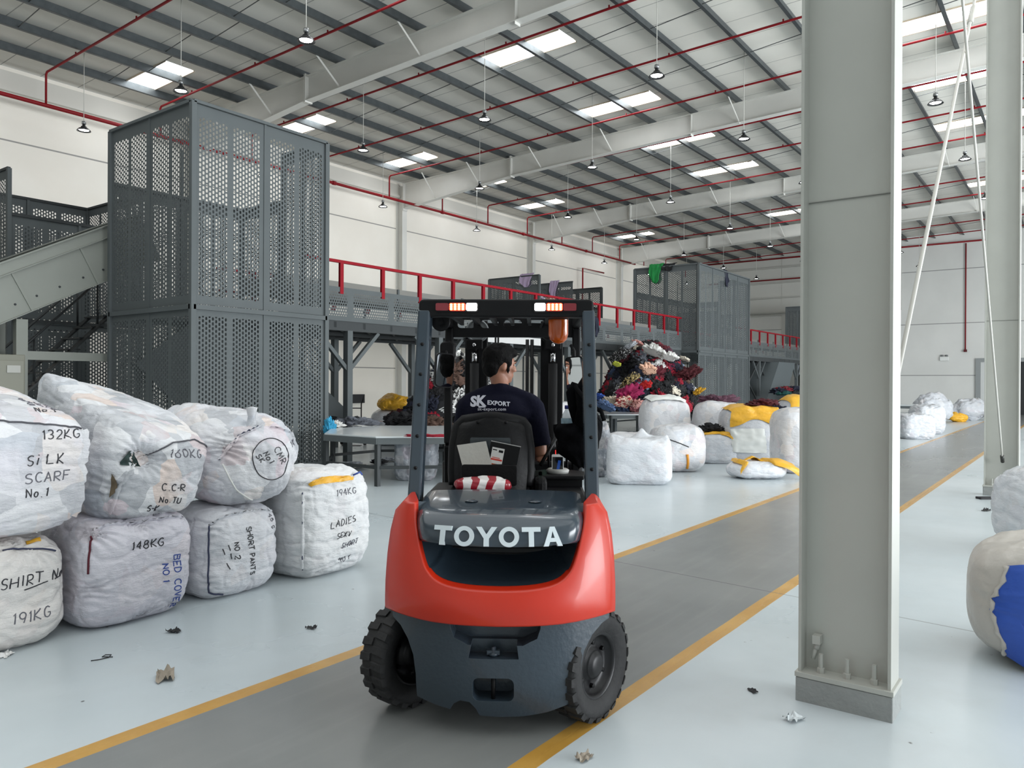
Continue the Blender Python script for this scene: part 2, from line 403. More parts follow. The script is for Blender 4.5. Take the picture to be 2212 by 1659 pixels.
# crossing brace rods between the columns
o = thing('brace_rod', 'white tension rod rising steeply across the gap between the two pale columns', 'brace rod', (4.9, .97, 6.6))
m_rod = mat('rod_white', srgb(206, 204, 196), .45)
MB().tube([(13.72 - 4.9, 0, .52 - 6.6), (4.36 - 4.9, 0, 9.7 - 6.6)], .014, 8).obj('rod', m_rod, o)
MB().tube([(13.72 - 4.9, 0, .52 - 6.6), (13.62 - 4.9, 0, .62 - 6.6)], .026, 8).obj('clevis', mat('dark_clevis', srgb(70, 70, 68), .5, .5), o)
o = thing('brace_rod', 'white tension rod with turnbuckle leaning the other way behind the near column', 'brace rod', (9, 1.0, 5))
MB().tube([(4.42 - 9, 0, 0.5 - 5), (13.7 - 9, 0, 9.6 - 5)], .016, 8).obj('rod', m_rod, o)
MB().tube([(9.6 - 9, 0, 5.57 - 5), (9.9 - 9, 0, 5.86 - 5)], .03, 8).obj('turnbuckle', m_rod, o)

# ---------------------------------------------------------------- sprinkler pipework
m_red = mat('red_pipe', srgb(132, 20, 28), .5, spec=.25)
o = thing('sprinkler_main', 'long red sprinkler main running high along the left wall', 'pipe', (18, 22.3, 9.02))
MB().tube([(-30, 0, 0), (24.8, 0, 0)], .055, 10).obj('pipe', m_red, o)
for x in range(-6, 52, 6): 
    if x + .9 < 42: MB().tube([(x + .9 - 18, 0, -.0), (x + 1.05 - 18, 0, 0)], .075, 10).obj('coupling', m_red, o)
headm = MB().lathe([(.0, -.07), (.03, -.065), (.012, -.05), (.02, -.03), (.02, .03), (0, .03)], 8).mesh('sprinkler_head', m_red)
for i in range(-1, 14):
    x = 9.12 + 3.17 * i
    if abs((x - 4.3) % 9.5) < .3: x += .3
    z0 = 9.9
    o = thing('sprinkler_pipe', 'red sprinkler branch pipe under the roof, number %d along the hall counted from the camera' % (i + 2), 'pipe', (x, 22.3, 9.9), 0, 'red sprinkler branch pipes')
    o['label'] = 'red sprinkler branch pipe under the roof, %s from the camera' % ['nearest', 'second', 'third', 'fourth', 'fifth', 'sixth', 'seventh', 'eighth', 'ninth', 'tenth', 'eleventh', 'twelfth', 'thirteenth', 'fourteenth', 'fifteenth'][i + 1]
    pts = [(0, 0, -.822), (0, 0, -.06), (0, -.06, 0)] + [(0, y - 22.3, ZT(y) - .1 - 9.9) for y in (20, 12, 4, -4)]
    MB().tube(pts, .03, 8).obj('pipe', m_red, o)
    for y in (20.6, 17.6, 14.7, 11.7, 8.75, 5.8, 2.8):
        h = bpy.data.objects.new('sprinkler_head', headm); C.objects.link(h); h.parent = o; h.location = (0, y - 22.3, ZT(y) - .1 - 9.9 + .05)
        
# red stand pipe near the corner and drop pipes on the end wall
o = thing('red_riser', 'thin red riser pipe standing on the left wall above the platform', 'pipe', (37.6, 22.9, 0))
MB().tube([(0, 0, 0), (0, 0, 8.2), (2.4, 0, 8.2)], .045, 8).obj('pipe', m_red, o)
o = thing('end_wall_pipe', 'red pipe along the top of the end wall', 'pipe', (XF - .4, 9, 9.95))
MB().tube([(0, -6, 0), (0, 13, 0)], .05, 8).obj('pipe', m_red, o)
o = thing('end_wall_pipe', 'red pipe with a drop crossing the end wall behind the far tower', 'pipe', (XF - .5, 12, 8.55))
MB().tube([(0, 9.0, -.0), (0, .9, 0), (0, .85, -.1), (0, .85, -3.5)], .045, 8).obj('pipe', m_red, o)
o = thing('hose_drop', 'red vertical drop pipe ending on the end wall above the door', 'pipe', (XF - .1, 5.52, 3.7))
MB().tube([(0, 0, 0), (0, 0, 6.2)], .035, 8).obj('pipe', m_red, o)
MB().cbox((0, 0, -.05), (.14, .16, .14)).obj('valve_box', mat('dark_red', srgb(90, 16, 24), .5), o)
# end-wall door frame and emergency light
m_dframe = mat('door_frame_steel', srgb(150, 154, 154), .45)
b = MB().box(XF - .12, XF, 4.75, 5.0, 0, 3.2).box(XF - .12, XF, 2.0, 2.25, 0, 3.2).box(XF - .12, XF, 2.25, 4.75, 2.98, 3.2)
d = tag(b.obj('door_1', m_dframe), kind='structure')
MB().box(XF - .05, XF - .001, 2.25, 3.9, 0, 2.98).obj('door_infill', mat('dark_opening', srgb(40, 42, 44), .6), d)  # dark panel stands in for the open doorway, shade put into its colour
MB().box(XF - .06, XF - .002, 3.9, 4.75, 0, 2.98).obj('door_infill', mat('door_leaf_paint', srgb(214, 216, 214), .5), d)
o = thing('emergency_light', 'white emergency light with two lamp heads on the end wall', 'emergency light', (XF - .06, 6.6, 3.2))
MB().cbox((0, 0, 0), (.1, .46, .24)).obj('housing', mat('white_plastic', srgb(232, 233, 230), .4), o, bevel=.015)
for s in (-1, 1): MB().lathe([(0, -.05), (.07, -.05), (.08, .03), (0, .05)], 12, Matrix.Translation((-.02, s * .12, .19))).obj('lamp_head', mat('grey_plastic', srgb(120, 122, 122), .5), o)

# ---------------------------------------------------------------- high-bay lamps on their rods
m_lampb = mat('lamp_black', srgb(46, 47, 48), .35, .3)
m_lampg = mat('lamp_alloy', srgb(150, 152, 152), .3, .6)
m_lens = mat('lamp_lens', (1, 1, 1), .3, emit=((1.0, 0.99, 0.97), 42))
m_wire = mat('lamp_rod', srgb(196, 195, 188), .5)
lamp = thing('high_bay_lamp', '', 'lamp', (0, 0, 0), 0, 'high bay lamps')
MB().lathe([(0, .13), (.035, .13), (.04, .07), (.07, .065), (.075, .03), (.12, .015), (.165, -.035), (.172, -.05), (.16, -.05), (.125, -.012), (.0, -.012)], 24).obj('reflector', m_lampb, lamp)
MB().lathe([(0, -.022), (.122, -.022), (.122, -.014), (0, -.014)], 24).obj('lens', m_lens, lamp)
MB().lathe([(.0, .2), (.05, .2), (.055, .13), (0, .13)], 12).obj('driver_box', m_lampg, lamp)
rows = {21.1: 'row nearest the left wall', 16.45: 'second row from the left wall', 12.05: 'third row from the left wall', 7.35: 'fourth row from the left wall', 2.8: 'row above the aisle'}
cols = [9.55, 15.05, 20.3, 25.85, 31.7, 36.9, 42.3, 47.8]
first = True
for y, rn in rows.items():
    rod = None
    for i, x in enumerate(cols):
        if y < 8 and i == 0: continue
        if y < 3 and i < 2: continue
        if first: o = lamp
        else:
            o = lamp.copy(); C.objects.link(o)
            for ch in lamp_parts: c_ = ch.copy(); C.objects.link(c_); c_.parent = o
        if first: lamp_parts = [q for q in C.objects if q.parent == lamp]
        first = False
        if rod is None: rod = MB().tube([(0, 0, .2), (0, 0, zr(y) - .001 - 8.27)], .009, 6).mesh('rod', m_wire)
        c_ = bpy.data.objects.new('rod', rod); C.objects.link(c_); c_.parent = o
        o.location = (x, y, 8.27)
        o['label'] = 'round hanging high bay lamp, %s, %s from the camera' % (rn, ['first', 'second', 'third', 'fourth', 'fifth', 'sixth', 'seventh', 'eighth'][i])
# ================================================================ SORTING PLANT: perforated towers, hoppers, platform, conveyor
m_pg = mat('plant_grey', srgb(92, 97, 98), .62, 0, spec=.12, var=(1.6, .05))
m_pd = mat('plant_grey_dark', srgb(66, 69, 70), .6, 0, spec=.12)
def perforated(name, pu, pv, hu, hv, rad, flip=False):
    """sheet metal punched with staggered slots; UV in metres"""
    mt, N = new_mat(name)
    b = N.b; b.inputs['Base Color'].default_value = srgb(92, 97, 98); b.inputs['Roughness'].default_value = .62; b.inputs['Specular IOR Level'].default_value = .12
    uv = N.n('ShaderNodeUVMap'); sp = N.n('ShaderNodeSeparateXYZ'); N.l(uv.outputs[0], sp.inputs[0])
    u, v = (sp.outputs[1], sp.outputs[0]) if flip else (sp.outputs[0], sp.outputs[1])
    cu = N.m('DIVIDE', u, pu); iu = N.m('FLOOR', cu); du = N.m('MULTIPLY', N.m('SUBTRACT', N.m('SUBTRACT', cu, iu), .5), pu)
    odd = N.m('MULTIPLY', N.m('MODULO', iu, 2.0), .5)
    cv = N.m('ADD', N.m('DIVIDE', v, pv), odd); dv = N.m('MULTIPLY', N.m('SUBTRACT', N.m('FRACT', cv), .5), pv)
    qu = N.m('MAXIMUM', N.m('SUBTRACT', N.m('ABSOLUTE', du), hu), 0); qv = N.m('MAXIMUM', N.m('SUBTRACT', N.m('ABSOLUTE', dv), hv), 0)
    d = N.m('SQRT', N.m('ADD', N.m('MULTIPLY', qu, qu), N.m('MULTIPLY', qv, qv)))
    N.l(N.m('GREATER_THAN', d, rad), b.inputs['Alpha'])
    return mt
m_slot = perforated('slotted_sheet', .062, .081, 0.0, .010, .0178)
m_slot_h = perforated('round_hole_sheet', .031, .12, 0.0, 0.0, .0195)
TH_ = .003
def sheet(name, parent, o, ud, w, z0, z1, strips, mz=(.16, .16), slot=None):
    """one folded perforated sheet: origin o (x,y), direction ud along it, strips = [(u0,u1)] punched"""
    slot = slot or m_slot
    b = MB(); ud = Vector((ud[0], ud[1], 0)); o = Vector((o[0], o[1], 0))
    P = lambda u, z: o + ud * u + Vector((0, 0, z))
    us = [0] + [k for s in strips for k in s] + [w]; zs = [z0, z0 + mz[0], z1 - mz[1], z1]
    for i in range(len(us) - 1):
        for j in range(3):
            p = (i % 2 == 1) and j == 1
            b.use(slot if p else m_pg)
            u0, u1, v0, v1 = us[i], us[i + 1], zs[j], zs[j + 1]
            if p:   # whole number of holes
                pu = .062; n = max(1, round((u1 - u0) / pu)); k = pu * n / (u1 - u0)
                if slot is m_slot: uvs = [(0, 0), ((u1 - u0) * k, 0), ((u1 - u0) * k, v1 - v0), (0, v1 - v0)]
                else: uvs = [(0, 0), (u1 - u0, 0), (u1 - u0, v1 - v0), (0, v1 - v0)]
            else: uvs = [(0, 0)] * 4
            b.quad_uv(P(u0, v0), P(u1, v0), P(u1, v1), P(u0, v1), uvs)
    return b.obj(name, None, parent)
def post(parent, x0, y0, x1, y1, z0, z1, name='corner_post', mt=None): return MB().box(x0, x1, y0, y1, z0, z1).obj(name, mt or m_pg, parent, bevel=.004)
def tower(label, X0, Y0, X1, Y1, top, nx, ny, open_left_below=False, lower=True, band=2.89, names='sorting_tower', zback=None):
    """tall open-topped box of slotted sheets on an angle frame"""
    t = thing(names, label, 'perforated tower', (X0, Y0, 0))
    w, d = X1 - X0, Y1 - Y0
    for (x, y) in ((0, 0), (w, 0), (0, d), (w, d)):
        zb = 0.0 if lower and not (open_left_below and x == 0 and y > 0) else band - .12
        if open_left_below and x == 0: zb = band - .1
        post(t, x - .045, y - .045, x + .045, y + .045, zb, zback if zback and x and y else top)
    def face(o, ud, length, n, lo, tops=None):
        seg = length / n
        for i in range(n):
            oo = (o[0] + ud[0] * seg * i, o[1] + ud[1] * seg * i)
            tp = tops[i] if tops else top; mid = seg / 2; st = [(.10, mid - .045), (mid + .045, seg - .10)]
            sheet('slotted_sheet', t, oo, ud, seg, band + .05, tp - .03, st, (.14, .2))
            if tops: MB().beam((oo[0], oo[1], tp), (oo[0] + ud[0] * seg, oo[1] + ud[1] * seg, tp), .06, .05).obj('rail', m_pg, t)
            if lo: sheet('slotted_sheet', t, oo, ud, seg, .02, band - .04, st, (.14, .1))
            if i:
                nrm = Vector((ud[1], -ud[0], 0))
                p0 = Vector((oo[0], oo[1], 0))
                MB().beam(p0 + Vector((0, 0, band if not lo else 0)), p0 + Vector((0, 0, top)), .05, .03, up=nrm).obj('mullion', m_pg, t)
        a = Vector((o[0], o[1], 0)); bb = a + Vector((ud[0], ud[1], 0)) * length
        for z, hh in (((top, .05), (band, .08)) if not tops else ((band, .08),)):
            MB().beam(a + Vector((0, 0, z)), bb + Vector((0, 0, z)), .09, hh).obj('rail', m_pg, t)
    face((0, 0), (1, 0), w, nx, lower)
    face((0, d), (1, 0), w, nx, lower and not open_left_below, [zback] * nx if zback else None)
    face((0, 0), (0, 1), d, ny, lower and not open_left_below)
    face((w, 0), (0, 1), d, ny, lower, [top] * (ny - 1) + [zback] if zback else None)
    return t
t1 = tower('tall grey perforated sorting tower on the left behind the stacked bales', 6.98, 11.66, 9.73, 14.35, 6.24, 2, 2, zback=5.3)
tower('long grey perforated sorting tower with a green garment hung over it', 27.66, 11.72, 33.1, 14.42, 6.22, 4, 2, True, zback=5.3)
t3 = tower('far grey perforated tower above a white chute, half hidden by the near column', 46.5, 11.6, 49.2, 14.2, 6.22, 2, 2, False, False)
for y in (0, 2.6):
    for x in (0, 2.7): MB().box(x - .05, x + .05, y - .05, y + .05, 0, 2.8).obj('leg', m_pd, t3)
# hoppers on the far side of the platform
def hopper(label, X0, X1, Y0, Y1, hi, lo, nx, cross=(), lower=True):
    t = thing('feed_hopper', label, 'hopper', (X0, Y0, 0)); w, d = X1 - X0, Y1 - Y0
    for (x, y) in ((0, 0), (w, 0), (0, d), (w, d)): post(t, x - .04, y - .04, x + .04, y + .04, 0, hi if y else hi)
    seg = w / nx
    for i in range(nx):
        st = [(.1, seg / 2 - .05), (seg / 2 + .05, seg - .1)]
        sheet('slotted_sheet', t, (seg * i, 0), (1, 0), seg, 2.95, lo, st, (.14, .2))
        sheet('slotted_sheet', t, (seg * i, d), (1, 0), seg, 2.95, hi, st, (.14, .2))
        if lower: sheet('slotted_sheet', t, (seg * i, 0), (1, 0), seg, .05, 2.85, st, (.14, .1)); sheet('slotted_sheet', t, (seg * i, d), (1, 0), seg, .05, 2.85, st, (.14, .1))
        if i: post(t, seg * i - .03, -.03, seg * i + .03, .03, 0, lo, 'mullion'); post(t, seg * i - .03, d - .03, seg * i + .03, d + .03, 0, hi, 'mullion')
    for x in (0, w) + tuple(cross):
        for k in range(2):
            seg2 = d / 2; st = [(.1, seg2 / 2 - .05), (seg2 / 2 + .05, seg2 - .1)]
            sheet('slotted_sheet', t, (x, seg2 * k), (0, 1), seg2, 2.95, hi, st, (.14, .2))
        MB().box(x - .03, x + .03, 0, d, hi - .02, hi + .03).obj('rail', m_pd, t)
        post(t, x - .025, d / 2 - .025, x + .025, d / 2 + .025, 2.9, hi, 'mullion')
    for y, z in ((0, lo), (d, hi), (0, 2.9), (d, 2.9)): MB().box(0, w, y - .035, y + .035, z - .03, z + .03).obj('rail', m_pd, t)
    return t
hopper('grey perforated feed hopper behind the inclined conveyor at the far left', 6.47, 9.2, 17.5, 20.1, 5.97, 5.05, 2)
hopper('long grey perforated feed hopper behind the red railing with lilac cloth over its edge', 25.35, 30.3, 17.45, 20.0, 5.97, 5.0, 4, (2.5,), False)
hopper('small far perforated feed hopper seen right of the long tower', 44.2, 46.8, 17.45, 20.0, 5.97, 5.0, 2, (), False)
# platforms between the towers
m_rail = mat('red_rail', srgb(140, 18, 32), .6, spec=.15)
def platform(label, X0, X1, posts, rail0):
    L = X1 - X0; t = thing('sorting_platform', label, 'platform', (X0, 12.4, 0))
    MB().box(0, L, 0, 3.0, 2.94, 3.0).obj('deck', m_pd, t)
    n = max(1, round(L / 1.17)); seg = L / n
    for i in range(n): sheet('skirt_panel', t, (seg * i, -.02), (1, 0), seg, 2.94, 3.64, [(.09, seg - .09)], (.1, .1), m_slot_h)
    for z in (3.12, 3.66): MB().box(0, L, 2.98, 3.02, z, z + .05).obj('rear_rail', m_rail, t)
    b = MB()
    for y in (.05, 1.5, 2.95): b.box(0, L, y - .05, y + .05, 2.74, 2.94)
    x = -2.4
    while x < L:
        for y0, y1 in ((0, 3), (3, 0)):
            xa, xb = max(x, .05), min(x + 3.2, L - .05)
            if xb - xa > .3: b.beam((xa, y0 + (y1 - y0) * (xa - x) / 3.2, 2.86), (xb, y0 + (y1 - y0) * (xb - x) / 3.2, 2.86), .05, .12)
        x += .8
    b.obj('joists', m_pd, t)
    for (px, fr, bk) in posts:
        for on, y in ((fr, .06), (bk, 2.94)):
            if not on: continue
            p = px - X0
            MB().box(p - .07, p + .07, y - .07, y + .07, 0, 2.75).obj('post', m_pg, t)
            for s in (-1, 1):
                if 0 < p + s * .85 < L: MB().beam((p, y, 1.9), (p + s * .85, y, 2.74), .08, .08).obj('knee_brace', m_pg, t)
    for yy in (.0, 3.0):
        MB().box(0, L, yy - .03, yy + .03, 4.14, 4.2).obj('handrail', m_rail, t)
        x = rail0 - X0
        while x < L - .02:
            if x > .02: MB().box(x - .045, x + .045, yy - .03, yy + .03, 3.5, 4.14).obj('rail_post', m_rail, t)
            x += 1.18
    o = bpy.data.objects.new('belt_conveyor', None); C.objects.link(o); o.parent = t; o.location = (0, 1.0, 3.0)
    MB().box(.05, L - .05, 0, .05, .52, .92).box(.05, L - .05, 1.1, 1.15, .52, .92).box(.05, L - .05, .05, 1.1, .55, .58).obj('side_guard', mat('guard_grey', srgb(134, 133, 128), .6, spec=.15), o)
    MB().box(.05, L - .05, .1, 1.05, .58, .595).obj('belt', mat('belt_green', srgb(40, 60, 54), .6), o)
    x = 1.2
    while x < L: MB().box(x - .03, x + .03, -.03, 0, 0, .92).box(x - .03, x + .03, 1.15, 1.18, 0, .92).obj('support_leg', m_pg, o); x += 2.4
    return t
platform('raised grey sorting platform with red railing between the two big towers', 9.8, 27.6, [(11.0, 1, 1), (13.1, 0, 1), (13.85, 1, 0), (15.9, 0, 1), (16.7, 1, 0), (18.7, 0, 1), (19.6, 1, 0), (22.5, 1, 1), (25.4, 1, 1)], 10.75)
p2 = platform('far raised platform with red railing beyond the long tower', 33.2, 46.4, [(36.6, 1, 1), (39.4, 1, 1), (42.6, 1, 1), (45.6, 1, 1)], 35.34)
# white chutes below the far tower
def sub(name, p, loc): q = bpy.data.objects.new(name, None); C.objects.link(q); q.parent = p; q.location = Vector(loc) - p.location; return q
o = sub('chute', t3, (46.6, 11.5, 0))
m_chute = mat('chute_white', srgb(214, 222, 230), .2)
MB().add([(0, .1, 2.8), (2.5, .1, 2.8), (0, 2.5, 2.8), (2.5, 2.5, 2.8), (-.4, -1.2, .75), (2.5, -1.2, .75), (-.4, .4, .75), (2.5, .4, .75)], [(0, 1, 5, 4), (2, 6, 7, 3), (0, 4, 6, 2), (1, 3, 7, 5)]).obj('slide', m_chute, o)
o = sub('chute', p2, (38.2, 12.0, 0))
MB().prism([(0, 2.75), (2.6, 2.75), (.9, .72), (-2.0, .72)], 0, .04).prism([(0, 2.75), (2.6, 2.75), (.9, .72), (-2.0, .72)], 1.9, 1.94).obj('side_plate', mat('chute_grey', srgb(96, 103, 105), .6, spec=.15), o)
MB().add([(0, 0, 2.74), (0, 1.94, 2.74), (-2, 1.94, .74), (-2, 0, .74)], [(0, 1, 2, 3)]).obj('slide', MATS['chute_grey'], o)
for x0, x1 in ((36.6, 39.4), (33.9, 36.6)):
    o = sub('cross_brace', p2, (x0, 12.46, 0))
    MB().beam((.08, 0, .9), (x1 - x0 - .08, 0, 2.7), .06, .06).beam((.08, .07, 2.7), (x1 - x0 - .08, .07, .9), .06, .06).obj('bars', m_pd, o)
# chute plate right of the near tower
o = sub('chute', t1, (9.5, 14.05, 0))
MB().use(m_pg).prism([(.35, 3.0), (.65, 2.9), (2.3, 1.45), (2.82, 1.05), (2.82, .72), (-.9, .72), (-2.2, 2.0), (-1.0, 2.9)], 0, .02).obj('side_plate', m_pd, o)
o = thing('banner', 'white banner strip fixed under the platform edge, seen through the forklift mast', 'banner', (16.4, 12.33, 2.72))
MB().box(-1.7, 1.7, 0, .02, 0, .2).obj('sheet', mat('banner_white', srgb(196, 196, 194), .6), o)
# inclined conveyor at the left with its frame
o = thing('inclined_conveyor', 'pale grey inclined conveyor rising at the far left behind the bales', 'conveyor', (5.6, 14.6, 2.2))
m_cv = mat('conveyor_grey', srgb(138, 141, 134), .55, 0, spec=.2, var=(1.2, .04))
a = math.atan2(4.42 - 3.46, 7.1 - 5.27); Mx = Matrix.Translation((0, 0, 1.0)) @ Matrix.Rotation(-a, 4, 'Y')
b = MB(); 
for y in (0, 1.0):
    b.box(-5.2, 2.6, y, y + .012, -.36, .34, Mx).box(-5.2, 2.6, y - .04, y + .05, .33, .345, Mx).box(-5.2, 2.6, y - .03, y + .04, .53, .55, Mx).box(-5.2, 2.6, y + .005, y + .015, .34, .53, Mx).box(-5.2, 2.6, y - .04, y + .012, -.37, -.355, Mx)
b.obj('side_frame', m_cv, o)
MB().box(-5.2, 2.6, .03, .97, .1, .12, Mx).obj('belt', mat('belt_dark', srgb(52, 56, 55), .7), o)
for k in range(-4, 2): MB().box(k * 1.25 - .02, k * 1.25 + .02, -.02, 0, -.36, .33, Mx).obj('splice_rib', m_cv, o)
bolt = MB()
for x in (-.2, .18, .6, 1.05, 1.45, -.75, -1.3): MB().lathe([(0, 0), (.02, 0), (.018, .014), (0, .016)], 8, Mx @ Matrix.Translation((x, -.0, -.16)) @ Matrix.Rotation(PI / 2, 4, 'X')).obj('bolt', m_pd, o)
MB().box(-.09, .09, -.02, .12, -2.2, .52).box(-.09, .09, .92, 1.06, -2.2, .52).obj('leg', m_cv, o)
MB().box(.09, 1.55, .0, .1, -.17, -.02).obj('tie_beam', m_cv, o)
# stairs behind the conveyor
o = thing('steel_stairs', 'dark steel stairs with handrails behind the inclined conveyor', 'stairs', (4.7, 15.75, 0))
m_st = mat('stair_steel', srgb(62, 65, 66), .5, .3)
for y in (0, .85):
    MB().beam((0, y, .05), (2.95, y, 3.0), .03, .2, up=(0, 1, 0)).obj('stringer', m_st, o)
    MB().tube([(.3, y, 1.2), (2.95, y, 3.9)], .025, 8).obj('handrail', m_st, o)
    for x in (.4, 1.55, 2.7): MB().tube([(x, y, x * 1.0 + .1), (x, y, x * 1.02 + .92)], .022, 8).obj('baluster', m_st, o)
for k in range(13): MB().box(.12 + k * .225, .36 + k * .225, .02, .83, .2 + k * .23, .225 + k * .23).obj('tread', m_st, o)
# control cabinet
o = thing('control_cabinet', 'olive grey control cabinet at the left edge behind the bales', 'cabinet', (4.6, 14.2, 0))
MB().box(0, .9, 0, .5, 0, 2.1).obj('body', mat('olive_grey', srgb(112, 112, 98), .5), o, bevel=.01)
MB().box(.02, .44, -.015, 0, .1, 2.0).box(.46, .88, -.015, 0, .1, 2.0).obj('door', mat('olive_grey_door', srgb(118, 118, 104), .5), o, bevel=.005)
MB().cbox((.72, -.02, 1.86), (.2, .02, .12)).obj('name_plate', mat('plate_grey', srgb(150, 150, 142), .4), o)
# ================================================================ BALES AND SACKS
def sack_mat(name, tint=(0, 0, 0), patch=.5, rough=.30, base=(221, 222, 225), stripe=False, seed=0):
    """woven white plastic with the clothes inside showing through as pale blotches"""
    mt, N = new_mat(name)
    tc = N.n('ShaderNodeTexCoord'); mp = N.n('ShaderNodeMapping'); mp.inputs['Location'].default_value = (seed * 1.7, seed * .9, seed * 2.3); N.l(tc.outputs['Object'], mp.inputs[0]); vec = mp.outputs[0]
    w = N.n('ShaderNodeTexNoise'); w.inputs['Scale'].default_value = 2.6; w.inputs['Detail'].default_value = 2; N.l(vec, w.inputs['Vector'])
    vm = N.n('ShaderNodeVectorMath', operation='MULTIPLY_ADD'); N.l(w.outputs['Color'], vm.inputs[0]); vm.inputs[1].default_value = (.22, .22, .22); N.l(vec, vm.inputs[2])
    vo = N.n('ShaderNodeTexVoronoi'); vo.inputs['Scale'].default_value = 6.2; N.l(vm.outputs[0], vo.inputs['Vector'])
    sc = N.n('ShaderNodeSeparateColor'); N.l(vo.outputs['Color'], sc.inputs[0])
    r = N.n('ShaderNodeValToRGB'); r.color_ramp.interpolation = 'CONSTANT'
    pal = [(0, srgb(196, 198, 202)), (.2, srgb(226, 227, 229)), (.38, srgb(178, 181, 186)), (.5, srgb(232, 226, 222)), (.6, srgb(206, 192, 194)), (.68, srgb(228, 229, 231)), (.82, srgb(190, 196, 204)), (.9, srgb(224, 206, 196)), (.95, srgb(214, 200, 206))]
    e = r.color_ramp.elements; e[0].position, e[0].color = pal[0]; e[1].position, e[1].color = pal[1]
    for p, cc in pal[2:]: x = e.new(p); x.color = cc
    N.l(sc.outputs[0], r.inputs[0])
    soft = N.m('MULTIPLY', N.ss(.3, .55, N.noise(vec, 3.1, 3)), patch)
    b0 = srgb(base[0] + tint[0], base[1] + tint[1], base[2] + tint[2])
    c = N.mix(soft, b0, r.outputs[0])
    N.l(c, N.b.inputs['Base Color']); N.b.inputs['Roughness'].default_value = rough; N.b.inputs['Specular IOR Level'].default_value = .45
    # woven tape and crinkles
    m2 = N.n('ShaderNodeMapping'); m2.inputs['Scale'].default_value = (1, 1, 2.6); N.l(vec, m2.inputs[0])
    f = N.noise(m2.outputs[0], 16, 6, .62); f2 = N.noise(vec, 60, 2)
    bp = N.n('ShaderNodeBump'); bp.inputs['Strength'].default_value = .75; bp.inputs['Distance'].default_value = .016
    N.l(N.m('ADD', f, N.m('MULTIPLY', f2, .12)), bp.inputs['Height']); N.l(bp.outputs[0], N.b.inputs['Normal'])
    return mt
m_ink = mat('marker_black', srgb(38, 38, 44), .5); m_inkf = mat('marker_faded', srgb(96, 96, 104), .6); m_blue = mat('marker_blue', srgb(40, 70, 150), .5)
m_thread = mat('stitch_thread', srgb(52, 58, 84), .7)
m_yel = mat('yellow_cloth', srgb(226, 170, 44), .42, bump=(16, .5, 5), var=(5, .12))

